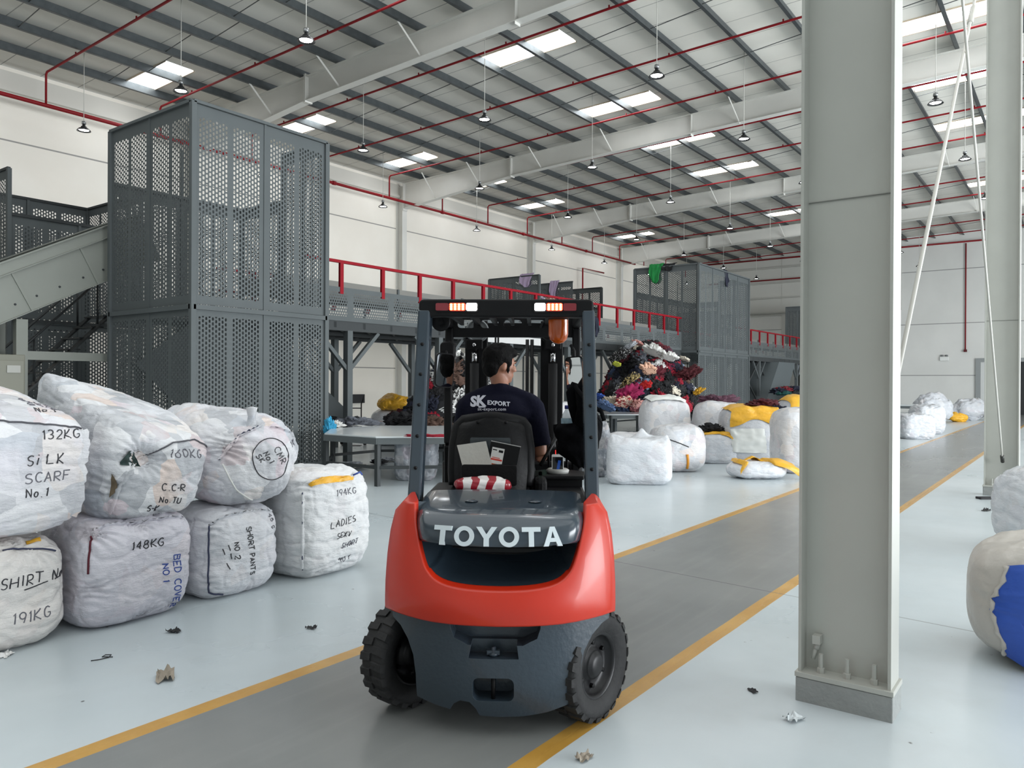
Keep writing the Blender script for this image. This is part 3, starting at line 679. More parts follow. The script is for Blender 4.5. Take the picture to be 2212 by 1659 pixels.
def cubesphere(n):
    bm = bmesh.new(); bmesh.ops.create_cube(bm, size=2); bmesh.ops.subdivide_edges(bm, edges=bm.edges, cuts=n, use_grid_fill=True)
    v = [tuple(x.co) for x in bm.verts]; f = [[y.index for y in x.verts] for x in bm.faces]; bm.free(); return v, f
CS = {}
class Bale:
    """a stuffed sack: a rounded box warped into eight corners (x,y,z order --- , +-- ... of the local cube), creased and lumpy"""
    def __init__(s, corners, e=5.0, lump=.035, crease=.022, seed=0, flat=0.0, cscale=(2.2, 2.2, 7), tie=None, ears=None):
        s.c = [Vector(p) for p in corners]; s.e = e; s.lump = lump; s.crease = crease; s.seed = seed; s.cs = cscale; s.tie = tie; s.ears = ears
        s.o = sum(s.c, Vector()) / 8; s.o.z = min(p.z for p in s.c)
    def tri(s, p):
        x, y, z = [(k + 1) / 2 for k in p]; c = s.c; r = Vector()
        for i in range(8):
            w = (x if i & 1 else 1 - x) * (y if i & 2 else 1 - y) * (z if i & 4 else 1 - z)
            r += c[i] * w
        return r
    def at(s, p, off=0.0):
        """cube-surface point -> local point on the sack"""
        p = Vector(p); e = s.e
        L = (abs(p.x) ** e + abs(p.y) ** e + abs(p.z) ** e) ** (1 / e)
        q = p / L
        sd = Vector((s.seed * 3.7, s.seed * 1.3, s.seed * 5.1))
        g = Vector((q.x * abs(q.x) ** 3, q.y * abs(q.y) ** 3, q.z * abs(q.z) ** 3))
        g = g.normalized()
        w = s.tri(q)
        h = s.lump * fbm(w + sd, 1.9, 2) * .9
        # creases: sharp valleys, mostly running round the sack
        wq = w + sd + Vector((fbm(w + sd, 3, 2), fbm(w - sd, 3, 2), fbm(w + sd * 2, 3, 2))) * .07
        k = ridge(wq, s.cs) ** 4 * .75 + ridge(wq, (6.5, 6.5, 2.4)) ** 6 * .4 + ridge(wq, (s.cs[0] * 2.3, s.cs[1] * 2.3, s.cs[2] * 2.1)) ** 5 * .30
        h -= s.crease * k * .85
        h += s.crease * .30 * fbm(w + sd, 13, 2)
        if s.tie:
            for (tp, rad, amt) in s.tie:     # gathered, tied places
                d = (q - Vector(tp)).length
                if d < rad:
                    t = 1 - d / rad; a = math.atan2((q - Vector(tp)).z, (q - Vector(tp)).x + (q - Vector(tp)).y)
                    h += amt * t * t + .02 * t * math.sin(a * 17 + s.seed) * min(1, d / rad * 3)
        r = w
        if s.ears:
            for (ep, rad, vec) in s.ears:
                d = (q - Vector(ep)).length
                if d < rad: r = r + Vector(vec) * (1 - d / rad) ** 1.6
        if q.z < -.9: h *= max(0.0, min(1.0, (1 + q.z) * 6))
        cen = s.tri((0, 0, 0)); sc = 1.0
        return r + g * (h + off) - s.o
    def mesh(s, n, mt):
        if n not in CS: CS[n] = cubesphere(n)
        v, f = CS[n]; b = MB(); b.add([s.at(p) for p in v], f, True); me = b.mesh('sack', mt); return me
    def build(s, name, label, group, mt, n=58, cat='sack', z=None):
        me = s.mesh(n, mt); me.name = name
        o = bpy.data.objects.new(name, me); C.objects.link(o); o.location = s.o
        if z is not None: o.location.z = z
        tag(o, label, cat, group); s.ob = o
        s.bvh = BVHTree.FromPolygons([v.co for v in me.vertices], [p.vertices for p in me.polygons])
        return o
    def edge(s, pts, r, mt, name, parent, zig=0.0, off=.006):
        L = []
        for i in range(len(pts) - 1):
            a, b = Vector(pts[i]), Vector(pts[i + 1]); k = max(2, int((b - a).length * 16))
            for j in range(k): L.append(a.lerp(b, j / k))
        L.append(Vector(pts[-1]))
        P = [s.at(p, off) + Vector((0, 0, (zig if i % 2 else -zig))) for i, p in enumerate(L)]
        return MB().tube(P, r, 5).obj(name, mt, parent)
    def flap(s, pts, w, mt, name, parent, seed=0):
        """a crumpled ridge of gathered fabric along a seam"""
        L = []
        for i in range(len(pts) - 1):
            a, b = Vector(pts[i]), Vector(pts[i + 1]); k = max(2, int((b - a).length * 14))
            for j in range(k): L.append(a.lerp(b, j / k))
        L.append(Vector(pts[-1])); vs = []
        for i, p in enumerate(L):
            q = s.at(p, -.01); t = s.at(p, w * (.7 + .5 * math.sin(i * 1.7 + seed) * noise.noise(Vector((i * .7, seed, 0)))))
            n = (t - q).normalized(); side = Vector((n.y, -n.x, 0)) * .012
            vs += [q - side * 1.6, t - side * .4 + Vector((0, 0, .01 * math.sin(i * 2.3))), t + side * .5, q + side * 1.6]
        fs = [(4 * i + k, 4 * i + k + 1, 4 * i + k + 5, 4 * i + k + 4) for i in range(len(L) - 1) for k in range(3)]
        return MB().add(vs, fs, True).obj(name, mt, parent)
    def write(s, text, org, right, up, h, mt, d=None, w=None, name='handwriting', slant=.08, jit=.06, gap=.28, stroke=.0075, wid=.62, f=.74):
        """marker pen: single-stroke letters laid on the sack along -d (ray direction d, local frame)"""
        if ' ' in text.strip():      # each word is a piece of its own
            r_ = Vector(right).normalized(); x = 0; Wt = sum(h * .45 if c_ == ' ' else h * (wid + gap) if c_ not in '.1I-' else h * (wid * .35 + gap) for c_ in text); o0 = Vector(org) + r_ * Wt * (1 - f) / 2 + Vector(up).normalized() * h * (1 - f) / 2
            for wd_ in text.split(' '):
                s.write(wd_, o0 + r_ * x * f, right, up, h * f, mt, d, w, name, slant, jit, gap, stroke, wid, 1.0)
                x += sum(h * (wid + gap) if c_ not in '.1I-' else h * (wid * .35 + gap) for c_ in wd_) + h * .75
            return
        right = Vector(right).normalized(); up = Vector(up).normalized(); d = Vector(d).normalized() if d is not None else right.cross(up) * -1
        rr = random.Random(hash(text) % 999 if False else sum(map(ord, text)) + s.seed); b = MB(); x = 0
        Wt = sum(h * .45 if c_ == ' ' else h * (wid + gap) if c_ not in '.1I-' else h * (wid * .35 + gap) for c_ in text)
        org = Vector(org) - s.o + right * Wt * (1 - f) / 2 + up * h * (1 - f) / 2; h = h * f
        for ch in text:
            if ch == ' ': x += h * .45; continue
            dy = rr.uniform(-jit, jit) * h; sx = rr.uniform(.9, 1.12)
            for st in STROKES[ch]:
                pts = []
                for i in range(len(st) - 1):
                    (a0, b0), (a1, b1) = st[i], st[i + 1]; k = max(1, int(math.hypot(a1 - a0, b1 - b0) * h / .016))
                    for j in range(k): pts.append((a0 + (a1 - a0) * j / k, b0 + (b1 - b0) * j / k))
                pts.append(st[-1]); P = []
                for (a, bb) in pts:
                    u = x + (a * wid * sx + slant * bb) * h; v = bb * h + dy
                    q = org + right * u + up * v
                    hit = s.bvh.ray_cast(q - d * .8, d, 2.0)
                    if hit[0] is not None: P.append(hit[0] + hit[1] * .003 if hit[1].dot(d) < 0 else hit[0] - hit[1] * .003)
                if len(P) > 1: 
                    vs = []; 
                    for i, p in enumerate(P):
                        t = (P[min(i + 1, len(P) - 1)] - P[max(i - 1, 0)]); t = t.normalized() if t.length > 0 else right
                        n = t.cross(d).normalized() * stroke * .5 * (1 - .25 * (i / len(P)))
                        vs += [p + n, p - n, p - n + d * .006, p + n + d * .006]
                    fs = []
                    for i in range(len(P) - 1): fs += [(4 * i + k, 4 * i + (k + 1) % 4, 4 * i + 4 + (k + 1) % 4, 4 * i + 4 + k) for k in range(4)]
                    b.add(vs, fs)
            x += h * (wid + gap) * sx if ch not in '.1I-' else h * (wid * .35 + gap)
        return b.obj(name, mt, s.ob)
def arc(cx, cy, rx, ry, a0, a1, n=9): return [(cx + rx * math.cos(math.radians(a0 + (a1 - a0) * i / n)), cy + ry * math.sin(math.radians(a0 + (a1 - a0) * i / n))) for i in range(n + 1)]
STROKES = {
 'A': [[(0, 0), (.5, 1), (1, 0)], [(.2, .38), (.8, .38)]], 'B': [[(0, 0), (0, 1)], [(0, 1)] + arc(.45, .77, .5, .23, 90, -90) + [(0, .54)], [(0, .54)] + arc(.5, .27, .5, .27, 90, -90) + [(0, 0)]],
 'C': [arc(.6, .5, .6, .5, 50, 310)], 'D': [[(0, 0), (0, 1)], [(0, 1)] + arc(.25, .5, .75, .5, 90, -90) + [(0, 0)]], 'E': [[(1, 1), (0, 1), (0, 0), (1, 0)], [(0, .5), (.8, .5)]],
 'F': [[(1, 1), (0, 1), (0, 0)], [(0, .52), (.8, .52)]], 'G': [arc(.55, .5, .55, .5, 50, 330) + [(1, .45), (.6, .45)]], 'H': [[(0, 0), (0, 1)], [(1, 0), (1, 1)], [(0, .5), (1, .5)]],
 'I': [[(.2, 0), (.2, 1)]], 'i': [[(.2, 0), (.2, .7)], [(.2, .92), (.24, 1)]], 'K': [[(0, 0), (0, 1)], [(.9, 1), (0, .45), (1, 0)]], 'L': [[(0, 1), (0, 0), (.9, 0)]], 'M': [[(0, 0), (.1, 1), (.5, .3), (.9, 1), (1, 0)]],
 'N': [[(0, 0), (0, 1), (.9, 0), (.9, 1)]], 'O': [arc(.5, .5, .5, .5, 90, 450, 14)], 'o': [arc(.4, .3, .4, .3, 90, 450, 10)], 'P': [[(0, 0), (0, 1)], [(0, 1)] + arc(.4, .74, .55, .26, 90, -90) + [(0, .48)]],
 'R': [[(0, 0), (0, 1)], [(0, 1)] + arc(.4, .74, .55, .26, 90, -90) + [(0, .48), (1, 0)]], 'S': [arc(.55, .75, .45, .25, 40, 270) + arc(.5, .25, .48, .25, 90, -150)], 'T': [[(0, 1), (1, 1)], [(.5, 1), (.5, 0)]],
 'U': [[(0, 1), (0, .3)] + arc(.5, .3, .5, .3, 180, 360) + [(1, 1)]], 'V': [[(0, 1), (.5, 0), (1, 1)]], 'W': [[(0, 1), (.25, 0), (.5, .8), (.75, 0), (1, 1)]], 'X': [[(0, 0), (1, 1)], [(0, 1), (1, 0)]], 'Y': [[(0, 1), (.5, .5), (1, 1)], [(.5, .5), (.4, 0)]],
 '0': [arc(.5, .5, .45, .5, 90, 450, 14)], '1': [[(.2, 0), (.25, 1), (.0, .8)]], '2': [arc(.5, .72, .45, .28, 160, -30) + [(0, 0), (1, 0)]], '3': [arc(.45, .75, .42, .25, 140, -90) + arc(.45, .25, .5, .25, 90, -140)], '4': [[(.7, 0), (.7, 1), (0, .35), (1, .35)]],
 '5': [[(.9, 1), (.1, 1), (.05, .55)] + arc(.45, .3, .5, .3, 100, -140)], '6': [[(.8, 1), (.2, .5)] + arc(.5, .28, .45, .28, 150, 510, 12)], '8': [arc(.5, .76, .38, .24, 270, 630, 12), arc(.5, .26, .48, .26, 90, 450, 12)], '9': [arc(.5, .7, .42, .3, 0, 360, 12) + [(.92, .7), (.7, 0)]],
 'g': [arc(.45, .45, .4, .3, 0, 360, 10) + [(.85, .75), (.85, -.1)] + arc(.45, -.1, .4, .2, 0, -150, 6)], '.': [[(.1, 0), (.16, .06)]], '-': [[(0, .4), (.5, .42)]], '_': [[(0, 0), (1, .05)]],
}
def boxc(x0, x1, y0, y1, z0, z1, top=(0, 0), bulge=0):
    return [(x0, y0, z0), (x1, y0, z0), (x0, y1, z0), (x1, y1, z0), (x0 + top[0], y0 + top[1], z1), (x1 + top[0], y0 + top[1], z1), (x0 + top[0], y1 + top[1], z1), (x1 + top[0], y1 + top[1], z1)]
EX, EY, EZ = (1, 0, 0), (0, 1, 0), (0, 0, 1)
GB = 'stuffed clothes bales stacked at the left'
# bottom row -------------------------------------------------
B = Bale(boxc(1.36, 2.34, 5.24, 6.15, -.02, .70), 4.2, .03, .02, 1, tie=[((.45, -.9, .86), .7, -.03)])
o = B.build('clothes_bale', 'cream stuffed bale marked shirt number 1, 191 kg, cut off at the left edge', GB, sack_mat('sack_cream', (4, -1, -8), .15, seed=1))
B.write('N SHIRT No-1', (1.70, 5.2, .40), EX, EZ, .085, m_ink, EY); B.write('191KG', (1.93, 5.2, .17), EX, EZ, .085, m_inkf, EY); B.write('__', (1.97, 5.2, .345), (1, 0, .12), EZ, .2, m_ink, EY, wid=.9, gap=.3, slant=0)
B.edge([(.2, -1, .97), (.6, -1, .93), (.95, -1, .8)], .006, m_thread, 'stitching', o)
B.edge([(.55, -.75, 1), (.75, -.8, 1)], .02, m_yel, 'yellow_cloth_end', o, off=-.004)
B = Bale(boxc(2.37, 3.19, 5.22, 6.08, -.02, .75), 4.6, .03, .02, 2, tie=[((-.75, -.95, .9), .6, -.05), ((0, -.95, .95), .4, -.03), ((-.9, -1, -.2), .4, -.04), ((.1, -1, -.95), .4, -.03), ((.6, -1, -.95), .35, -.03)])
o = B.build('clothes_bale', 'white bale marked bed cover number 1 in blue, 148 kg, on the floor', GB, sack_mat('sack_lilac', (0, -4, 3), .2, seed=2))
B.write('148KG', (2.66, 5.2, .505), EX, EZ, .075, m_ink, EY); B.write('BED COVER', (2.98, 5.2, .50), (0.05, 0, -1), EX, .075, m_blue, EY, gap=.2); B.write('NO 1', (2.90, 5.2, .40), (0.05, 0, -1), EX, .065, m_blue, EY, gap=.2)
B.edge([(-1, -1, .9), (-1, -1, .1)], .007, mat('maroon_thread', srgb(92, 24, 40), .7), 'stitching', o)
B.flap([(-.9, -.9, 1), (0, -1, 1), (.9, -1, .97)], .035, MATS['sack_lilac'], 'gathered_seam', o, 1)
B = Bale(boxc(3.27, 3.99, 5.26, 6.05, -.02, .69), 4.0, .03, .024, 3, tie=[((-1, -1, -.6), .4, -.05), ((-.9, -1, .8), .5, -.03)])
o = B.build('clothes_bale', 'white bale marked short pants with a dark blue stitched corner, on the floor', GB, sack_mat('sack_white', (0, 0, 2), .15, seed=3))
B.edge([(-1, -1, .85), (-1, -1, -.95), (-.6, -1, -1)], .007, m_thread, 'stitching', o)
B.write('SHORT PANTS', (3.60, 5.2, .60), (0.12, 0, -1), (1, 0, .12), .06, m_ink, EY, gap=.2); B.write('NO 2', (3.50, 5.2, .45), (0.1, 0, -1), (1, 0, .1), .055, m_ink, EY); B.write('_ _', (3.40, 5.2, .42), (.3, 0, -1), (1, 0, .3), .1, m_ink, EY, slant=0); B.write('__', (3.44, 5.2, .44), (.3, 0, -1), (1, 0, .3), .1, m_ink, EY, slant=0); B.write('45 G', (3.84, 5.2, .62), (.1, 0, -1), (1, 0, .1), .05, m_inkf, EY)
B.flap([(-1, -1, .9), (-.4, -1, 1), (.4, -1, 1), (.9, -1, .95)], .03, MATS['sack_white'], 'gathered_seam', o, 2)
B = Bale(boxc(4.06, 4.92, 5.16, 6.05, -.02, .93), 4.6, .03, .03, 4, cscale=(1.2, 1.2, 9), tie=[((-.9, -1, .85), .5, -.03)])
o = B.build('clothes_bale', 'white bale marked ladies shorts, 194 kg, with a yellow cloth showing at its opening', GB, sack_mat('sack_warm', (0, 0, -2), .12, seed=4))
B.edge([(-1, -1, .75), (-1, -1, -.95)], .006, m_thread, 'stitching', o, zig=.003)
B.flap([(-1, -1, .7), (-1, -1, -.9)], .02, MATS['sack_warm'], 'gathered_seam', o, 4)
B.write('194KG', (4.42, 5.1, .68), EX, EZ, .07, m_inkf, EY); B.write('LADIES', (4.34, 5.1, .40), (1, 0, .12), EZ, .075, m_ink, EY); B.write('SEXY', (4.42, 5.1, .31), (1, 0, .06), EZ, .06, m_ink, EY); B.write('SHORT', (4.46, 5.1, .22), (1, 0, .1), EZ, .06, m_inkf, EY); B.write('NO 1', (4.46, 5.1, .10), (1, 0, .05), EZ, .06, m_inkf, EY)
MB().grid(lambda u, v: B.at((-.75 + 1.15 * u, -1 + .1 * math.sin(v * 3), .80 + .16 * v * math.sin(PI * min(1, u * 1.02)) ), .012 + .02 * noise.noise(Vector((u * 6, v * 5, 3)))), 26, 8).obj('yellow_cloth', m_yel, o)
MB().tube([B.at((.45, -1, .93), .02), B.at((.62, -1, .95), .05), B.at((.72, -1, .92), .03)], .008, 6).obj('tie_string', m_blue, o)
# upper row --------------------------------------------------
c = [(1.36, 5.22, .69), (2.42, 5.2, .70), (1.36, 6.25, .69), (2.42, 6.25, .70), (1.36, 5.2, 1.50), (2.48, 5.16, 1.44), (1.40, 6.25, 1.76), (2.40, 6.25, 1.66)]
B = Bale(c, 5.2, .03, .022, 5, cscale=(1.2, 1.2, 8))
o = B.build('clothes_bale', 'big white bale marked silk scarf, 132 kg, on top at the far left', GB, sack_mat('sack_clear', (2, 0, 4), .8, seed=5))
B.edge([(-.7, -1, .98), (.0, -1, 1), (.6, -1, .96), (.97, -1, .88)], .006, mat('dark_thread', srgb(84, 84, 90), .7), 'stitching', o)
B.flap([(1, -1, .85), (1, -1, .3), (1, -1, -.3), (1, -1, -.9)], .05, MATS['sack_clear'], 'gathered_seam', o, 5)
B.write('132KG', (2.08, 5.1, 1.30), EX, EZ, .075, m_ink, EY); B.write('SiLK', (1.99, 5.1, 1.14), EX, EZ, .085, m_ink, EY); B.write('SCARF', (1.97, 5.1, 1.035), EX, EZ, .08, m_inkf, EY); B.write('No.1', (2.0, 5.1, .945), EX, EZ, .07, m_ink, EY)
dd = Vector((.1, .6, -.8)); B.write('SiLK', (2.10, 5.55, 1.60), (1, .1, -.05), (0, .8, .3), .08, m_inkf, dd); B.write('SCARF', (2.10, 5.44, 1.575), (1, .1, -.05), (0, .8, .3), .08, m_inkf, dd); B.write('No.1', (2.12, 5.33, 1.54), (1, .1, -.05), (0, .8, .3), .07, m_ink, dd)
c = [(2.50, 5.26, .68), (3.18, 5.2, .66), (2.46, 6.5, .72), (3.30, 6.5, .70), (2.56, 5.22, 1.42), (3.36, 5.16, 1.24), (2.60, 6.75, 1.86), (3.62, 6.7, 1.56)]
B = Bale(c, 4.6, .035, .026, 6, tie=[((-.35, -1, .35), .55, -.12), ((-1, -1, -.3), .5, -.05), ((.2, -1, -1), .4, -.03)], ears=[((-.9, .9, .95), .5, (-.05, .05, .14))])
o = B.build('clothes_bale', 'leaning white bale marked 160 kg with a torn seam, middle of the top row', GB, sack_mat('sack_torn', (0, 1, 3), .85, seed=6))
B.edge([(-.3, -1, .4), (.1, -1, .75), (.6, -1, .92), (1, -1, .8)], .006, MATS['dark_thread'], 'stitching', o)
m_plaid = mat('plaid_cloth', srgb(44, 62, 60), .8, var=(30, .5))
MB().grid(lambda u, v: B.at((-.8 + .42 * u, -1, .18 + .30 * v * math.sin(PI * min(.99, u + .05))), .012 + .015 * math.sin(u * 9)), 10, 6).obj('plaid_cloth', m_plaid, o)
MB().grid(lambda u, v: B.at((-.93 + .14 * u * math.sin(PI * max(.02, v)), -1, -.52 + .5 * v), .012), 5, 8).obj('brown_cloth', mat('brown_cloth', srgb(110, 96, 76), .8), o)
B.flap([(-.85, -1, -.9), (-.75, -1, -.3), (-.45, -1, .3), (-.2, -1, .45)], .03, MATS['sack_torn'], 'gathered_seam', o, 6)
B.write('160KG', (2.92, 5.1, 1.13), (1, 0, -.1), EZ, .08, m_inkf, EY); B.write('C.C-R', (2.87, 5.1, .90), (1, 0, -.12), EZ, .065, m_ink, EY); B.write('No.TU', (2.86, 5.1, .82), (1, 0, -.16), EZ, .055, m_ink, EY); B.write('S-K', (2.80, 5.1, .76), (1, 0, -.1), EZ, .055, m_ink, EY)
c = [(3.34, 5.22, .66), (4.05, 5.12, .62), (3.4, 6.4, .72), (4.35, 6.4, .74), (3.42, 5.26, 1.40), (4.17, 5.12, 1.33), (3.4, 6.55, 1.56), (4.5, 6.5, 1.50)]
B = Bale(c, 3.1, .035, .024, 7, tie=[((-.75, -1, .4), .6, -.05)])
o = B.build('clothes_bale', 'round-ended white bale with a circled marking, 145 kg, right end of the top row', GB, sack_mat('sack_round', (1, 0, 3), .8, seed=7))
B.flap([(-.95, -.85, .1), (-.85, -1, .4), (-.55, -1, .75), (-.1, -1, .98), (.0, -.9, 1)], .03, MATS['sack_round'], 'gathered_seam', o, 7)
B.edge([(-.95, -.85, .1), (-.85, -1, .42), (-.55, -1, .78), (-.1, -1, 1)], .006, m_thread, 'stitching', o, zig=.006)
B.edge([(-.95, -.95, .0), (-.6, -1, -.55), (-.1, -1, -.95)], .006, mat('white_thread', srgb(226, 226, 222), .7), 'seam_cord', o)
B.flap([(.2, -1, .98), (.8, -1, .9), (1, -.9, .4), (1, -.95, -.2)], .025, MATS['sack_round'], 'gathered_seam', o, 3)
MB().lathe([(0, .14), (.045, .13), (.03, .06), (.04, 0), (.06, -.03)], 10, Matrix.Translation(B.at((-.2, -.85, 1), .0))).obj('tied_neck', MATS['sack_round'], o)
ring = [(3.80 + .155 * math.cos(a), 5.0, 1.06 + .165 * math.sin(a)) for a in [2 * PI * i / 40 for i in range(41)]]; P = []
for p in ring:
    h = B.bvh.ray_cast(Vector(p) - B.o - Vector((0, .8, 0)), Vector((0, 1, 0)), 3); P.append(h[0] + Vector((0, -.003, 0)))
MB().tube(P, .004, 5).obj('drawn_circle', m_ink, o)
rt, upv = (.45, 0, -.9), (.9, 0, .45)
B.write('CMR', (3.79, 5.0, 1.155), rt, upv, .075, m_ink, EY); B.write('No1', (3.715, 5.0, 1.12), rt, upv, .06, m_ink, EY); B.write('SK', (3.66, 5.0, 1.10), rt, upv, .055, m_ink, EY); B.write('145KG', (3.98, 5.0, 1.12), (1, 0, .3), (-.3, 0, 1), .06, m_inkf, EY)
# ---------------------------------------------------------------- sacks around the sorting area
def local(x, y, yaw, w, d, h, z=0, top=(0, 0)):
    """rectangular footprint centred x,y; yaw turns it; camera-facing side is local -y"""
    cs, sn = math.cos(yaw), math.sin(yaw)
    out = []
    for i in range(8):
        a = (w / 2) * (1 if i & 1 else -1); b = (d / 2) * (1 if i & 2 else -1); zz = z + (h if i & 4 else 0)
        if i & 4: a *= 1 + top[0]; b *= 1 + top[0]
        out.append((x + a * cs - b * sn, y + a * sn + b * cs, zz - (.02 if not i & 4 and z == 0 else 0)))
    return out
VY = TH - PI / 2            # yaw of a sack squared up to the camera
def cdrop(px, D): q = F0 * D + R0 * ((px - 1106) / 1665.0 * D); return q.x, q.y
GS = 'white sacks in front of the clothes heap'
def sack(label, px, D, w, d, h, e=4, yaw=0, seed=0, mt=None, n=26, lump=.045, crease=.026, group=GS, name='clothes_sack', top=(0, 0), z=0, ears=None, cscale=(2, 2, 5)):
    x, y = cdrop(px, D); B = Bale(local(x, y, VY + yaw, w, d, h, z, top), e, lump, crease, seed, ears=ears, cscale=cscale)
    o = B.build(name, label, group, mt, n); return B, o
m_s1 = sack_mat('sack_film', (-6, -4, -2), .2, .25, seed=11); m_s2 = sack_mat('sack_mix', (-8, -9, -9), .55, .3, seed=12); m_s3 = sack_mat('sack_grey', (-26, -24, -22), .25, .35, seed=13)
m_clear = sack_mat('clear_film', (-110, -106, -102), .3, .12, seed=15)
B, o = sack('white film sack with two tied corners, nearest on the floor right of the forklift', 1381, 13.0, 1.08, .85, .76, 5, -.12, 11, m_s1, 34, ears=[((-.85, -.3, .95), .6, (-.03, 0, .12)), ((.85, -.2, .95), .6, (.05, 0, .12)), ((.1, .6, 1), .4, (0, 0, .16))])
B, o = sack('white sack with an orange stripe at its seam, second from the forklift', 1462, 14.9, 1.0, 1.0, .90, 3.6, .1, 12, m_s2, 30)
MB().tube([B.at((.1, -1, z), .012) for z in (-.85, -.6, -.4, -.2)], .025, 6).obj('orange_stripe', mat('orange_stripe', srgb(226, 150, 40), .5), o)
B.edge([(-1, -.6, .45), (-.7, -1, .45), (.2, -1, .1)], .01, mat('black_cord', srgb(40, 40, 42), .6), 'cord', o)
sack('white sack lying behind the nearest film sack, beside the clear bag', 1354, 15.2, .95, .8, .72, 3.2, .2, 13, m_s2, 24)
B, o = sack('tall white sack with a folded white cloth on top, before the heap', 1436, 17.2, 1.08, .95, 1.36, 4, 0, 14, m_s2, 28)
MB().grid(lambda u, v: B.at((-.85 + 1.7 * u, -.9 + 1.6 * v, 1), .05 + .04 * noise.noise(Vector((u * 5, v * 9, 1)))), 16, 14).obj('folded_cloth', mat('white_cloth', srgb(222, 224, 220), .8), o)
B, o = sack('white sack with a plum garment on top, right of the tall one', 1550, 17.9, 1.1, .95, 1.28, 3.8, 0, 15, m_s2, 28)
B, o = sack('low grey-white sack with a yellow cloth over its edge and a black garment', 1545, 16.4, .85, .8, .66, 4.5, .05, 16, m_s3, 24, cscale=(1, 1, 9))
MB().grid(lambda u, v: B.at((-.95 + 1.95 * u, -1, .95) if False else ((-.95 + 1.9 * u, .6 - 1.6 * min(1, v * 1.6), 1) if v < .62 else (-.2 + 1.2 * u, -1, 1 - (v - .62) * 2.6 * (u ** 2))), .03 + .05 * noise.noise(Vector((u * 4, v * 4, 2)))), 22, 22).obj('yellow_cloth', m_yel, o)
B, o = sack('wide sack half covered by a big yellow plastic cloth and a white cloth', 1622, 16.5, 1.28, 1.0, 1.18, 5, -.05, 17, m_s3, 30, cscale=(1, 1, 10))
MB().grid(lambda u, v: B.at((-1 + 1.8 * u, .7 - 1.7 * min(1, v * 2), 1) if v < .5 else (-1.0 + 1.75 * u, -1, 1 - (v - .5) * (1.05 + .25 * math.sin(u * 7 + 1))), .045 + .05 * noise.noise(Vector((u * 4, v * 5, 7)))), 30, 30).obj('yellow_cloth', m_yel, o)
MB().grid(lambda u, v: B.at((-1.0 + 1.15 * u + .1 * v, -1, .28 - .85 * v), .05 + .035 * noise.noise(Vector((u * 5, v * 5, 4)))), 20, 16).obj('white_cloth', MATS['white_cloth'], o)
B, o = sack('tall white sack half hidden behind the near column', 1728, 14.7, 1.0, .95, 1.24, 4.2, 0, 18, m_s2, 30, cscale=(1.5, 1.5, 6))
B, o = sack('sack covered with a yellow cloth standing behind the near column', 1730, 18.2, 1.0, 1.0, 1.36, 4.5, 0, 19, m_s3, 24)
MB().grid(lambda u, v: B.at((-1.0 + 2 * u, .9 - 1.9 * min(1, v * 1.6), 1) if v < .62 else (-1.0 + 2 * u, -1, 1 - (v - .62) * 1.9), .04 + .04 * noise.noise(Vector((u * 4, v * 4, 12)))), 24, 20).obj('yellow_cloth', m_yel, o)
B, o = sack('flat half-empty white sack with a yellow cloth lying on the open floor', 1634, 13.75, 1.02, .75, .30, 2.6, .05, 20, m_s1, 28, lump=.03)
def dr(u, v):
    drop = max(0, 1 - u / .16) * .75 + max(0, (u - .72) / .28) * .9
    if v < .6: p = (-1.02 + 2.04 * u, .95 - (1.2 + .75 * min(1, drop)) * v / .6 * (1 if drop > .05 else .85), 1)
    else: p = (-1.02 + 2.04 * u, -1 if drop > .05 else -.07, 1 - (v - .6) / .4 * 1.9 * min(1, drop)) if drop > .05 else (-1.02 + 2.04 * u, .95 - 1.02 - .1 * (v - .6), 1)
    return B.at(p, .03 + .04 * noise.noise(Vector((u * 6, v * 4, 5)))) + Vector((R0.x, R0.y, 0)) * .32 * max(0, u - .8) * 5 * (.4 + .6 * v) + Vector((0, 0, .03 * math.sin(u * 17)))
MB().grid(dr, 44, 26).obj('yellow_cloth', m_yel, o)
sack('clear plastic bag of mixed clothes standing right behind the forklift post', 1283, 13.9, .60, .6, 1.02, 4.2, 0, 21, m_clear, 34, crease=.07, name='clear_bag')
sack('translucent grey bag standing under the sorting table behind the forklift', 900, 13.3, .74, .6, .76, 5, 0, 22, m_clear, 30, crease=.06, name='clear_bag', group=None)
sack('white sack seen through the forklift frame beside the mast', 1222, 17.5, 1.1, .9, 1.25, 4, 0, 23, m_s2, 24)
GF = 'far sacks along the aisle'
sack('front sack of the far pair beside the yellow line', 1975, 23.9, 1.05, .9, .78, 4.5, 0, 31, m_s3, 30, lump=.06, crease=.06, cscale=(1.5, 1.5, 7), group=GF)
sack('taller back sack of the far pair beside the yellow line', 2003, 26.3, 1.0, .9, 1.0, 4, 0, 32, m_s3, 30, lump=.06, crease=.06, cscale=(1.5, 1.5, 7), group=GF)
sack('pale sack heap against the end wall, left of the yellow cloth', 2015, 34.0, 1.6, 1.2, 1.25, 2.6, 0, 33, m_s3, 34, group=GF, lump=.24, crease=.10, cscale=(2, 2, 2))
sack('grey sack heap against the end wall, right of the yellow cloth', 2095, 36.5, 1.75, 1.2, 1.0, 2.2, 0, 34, m_s3, 34, group=GF, lump=.26, crease=.10, cscale=(2, 2, 2))
sack('yellow cloth bundle on the floor in front of the end wall sacks', 2067, 34.8, .95, .7, .42, 2.2, 0, 35, m_yel, 28, group=None, name='cloth_bundle', lump=.16, crease=.08)
sack('white sack with a yellow cloth under the platform beyond the table', 845, 20.5, 1.05, .9, .98, 3.4, 0, 36, m_s1, 22, group='sacks under the platform')
sack('low white sack heap on the floor near the left wall', 778, 24.5, 1.1, .9, .55, 2.6, 0, 38, m_s1, 18, group='sacks under the platform')
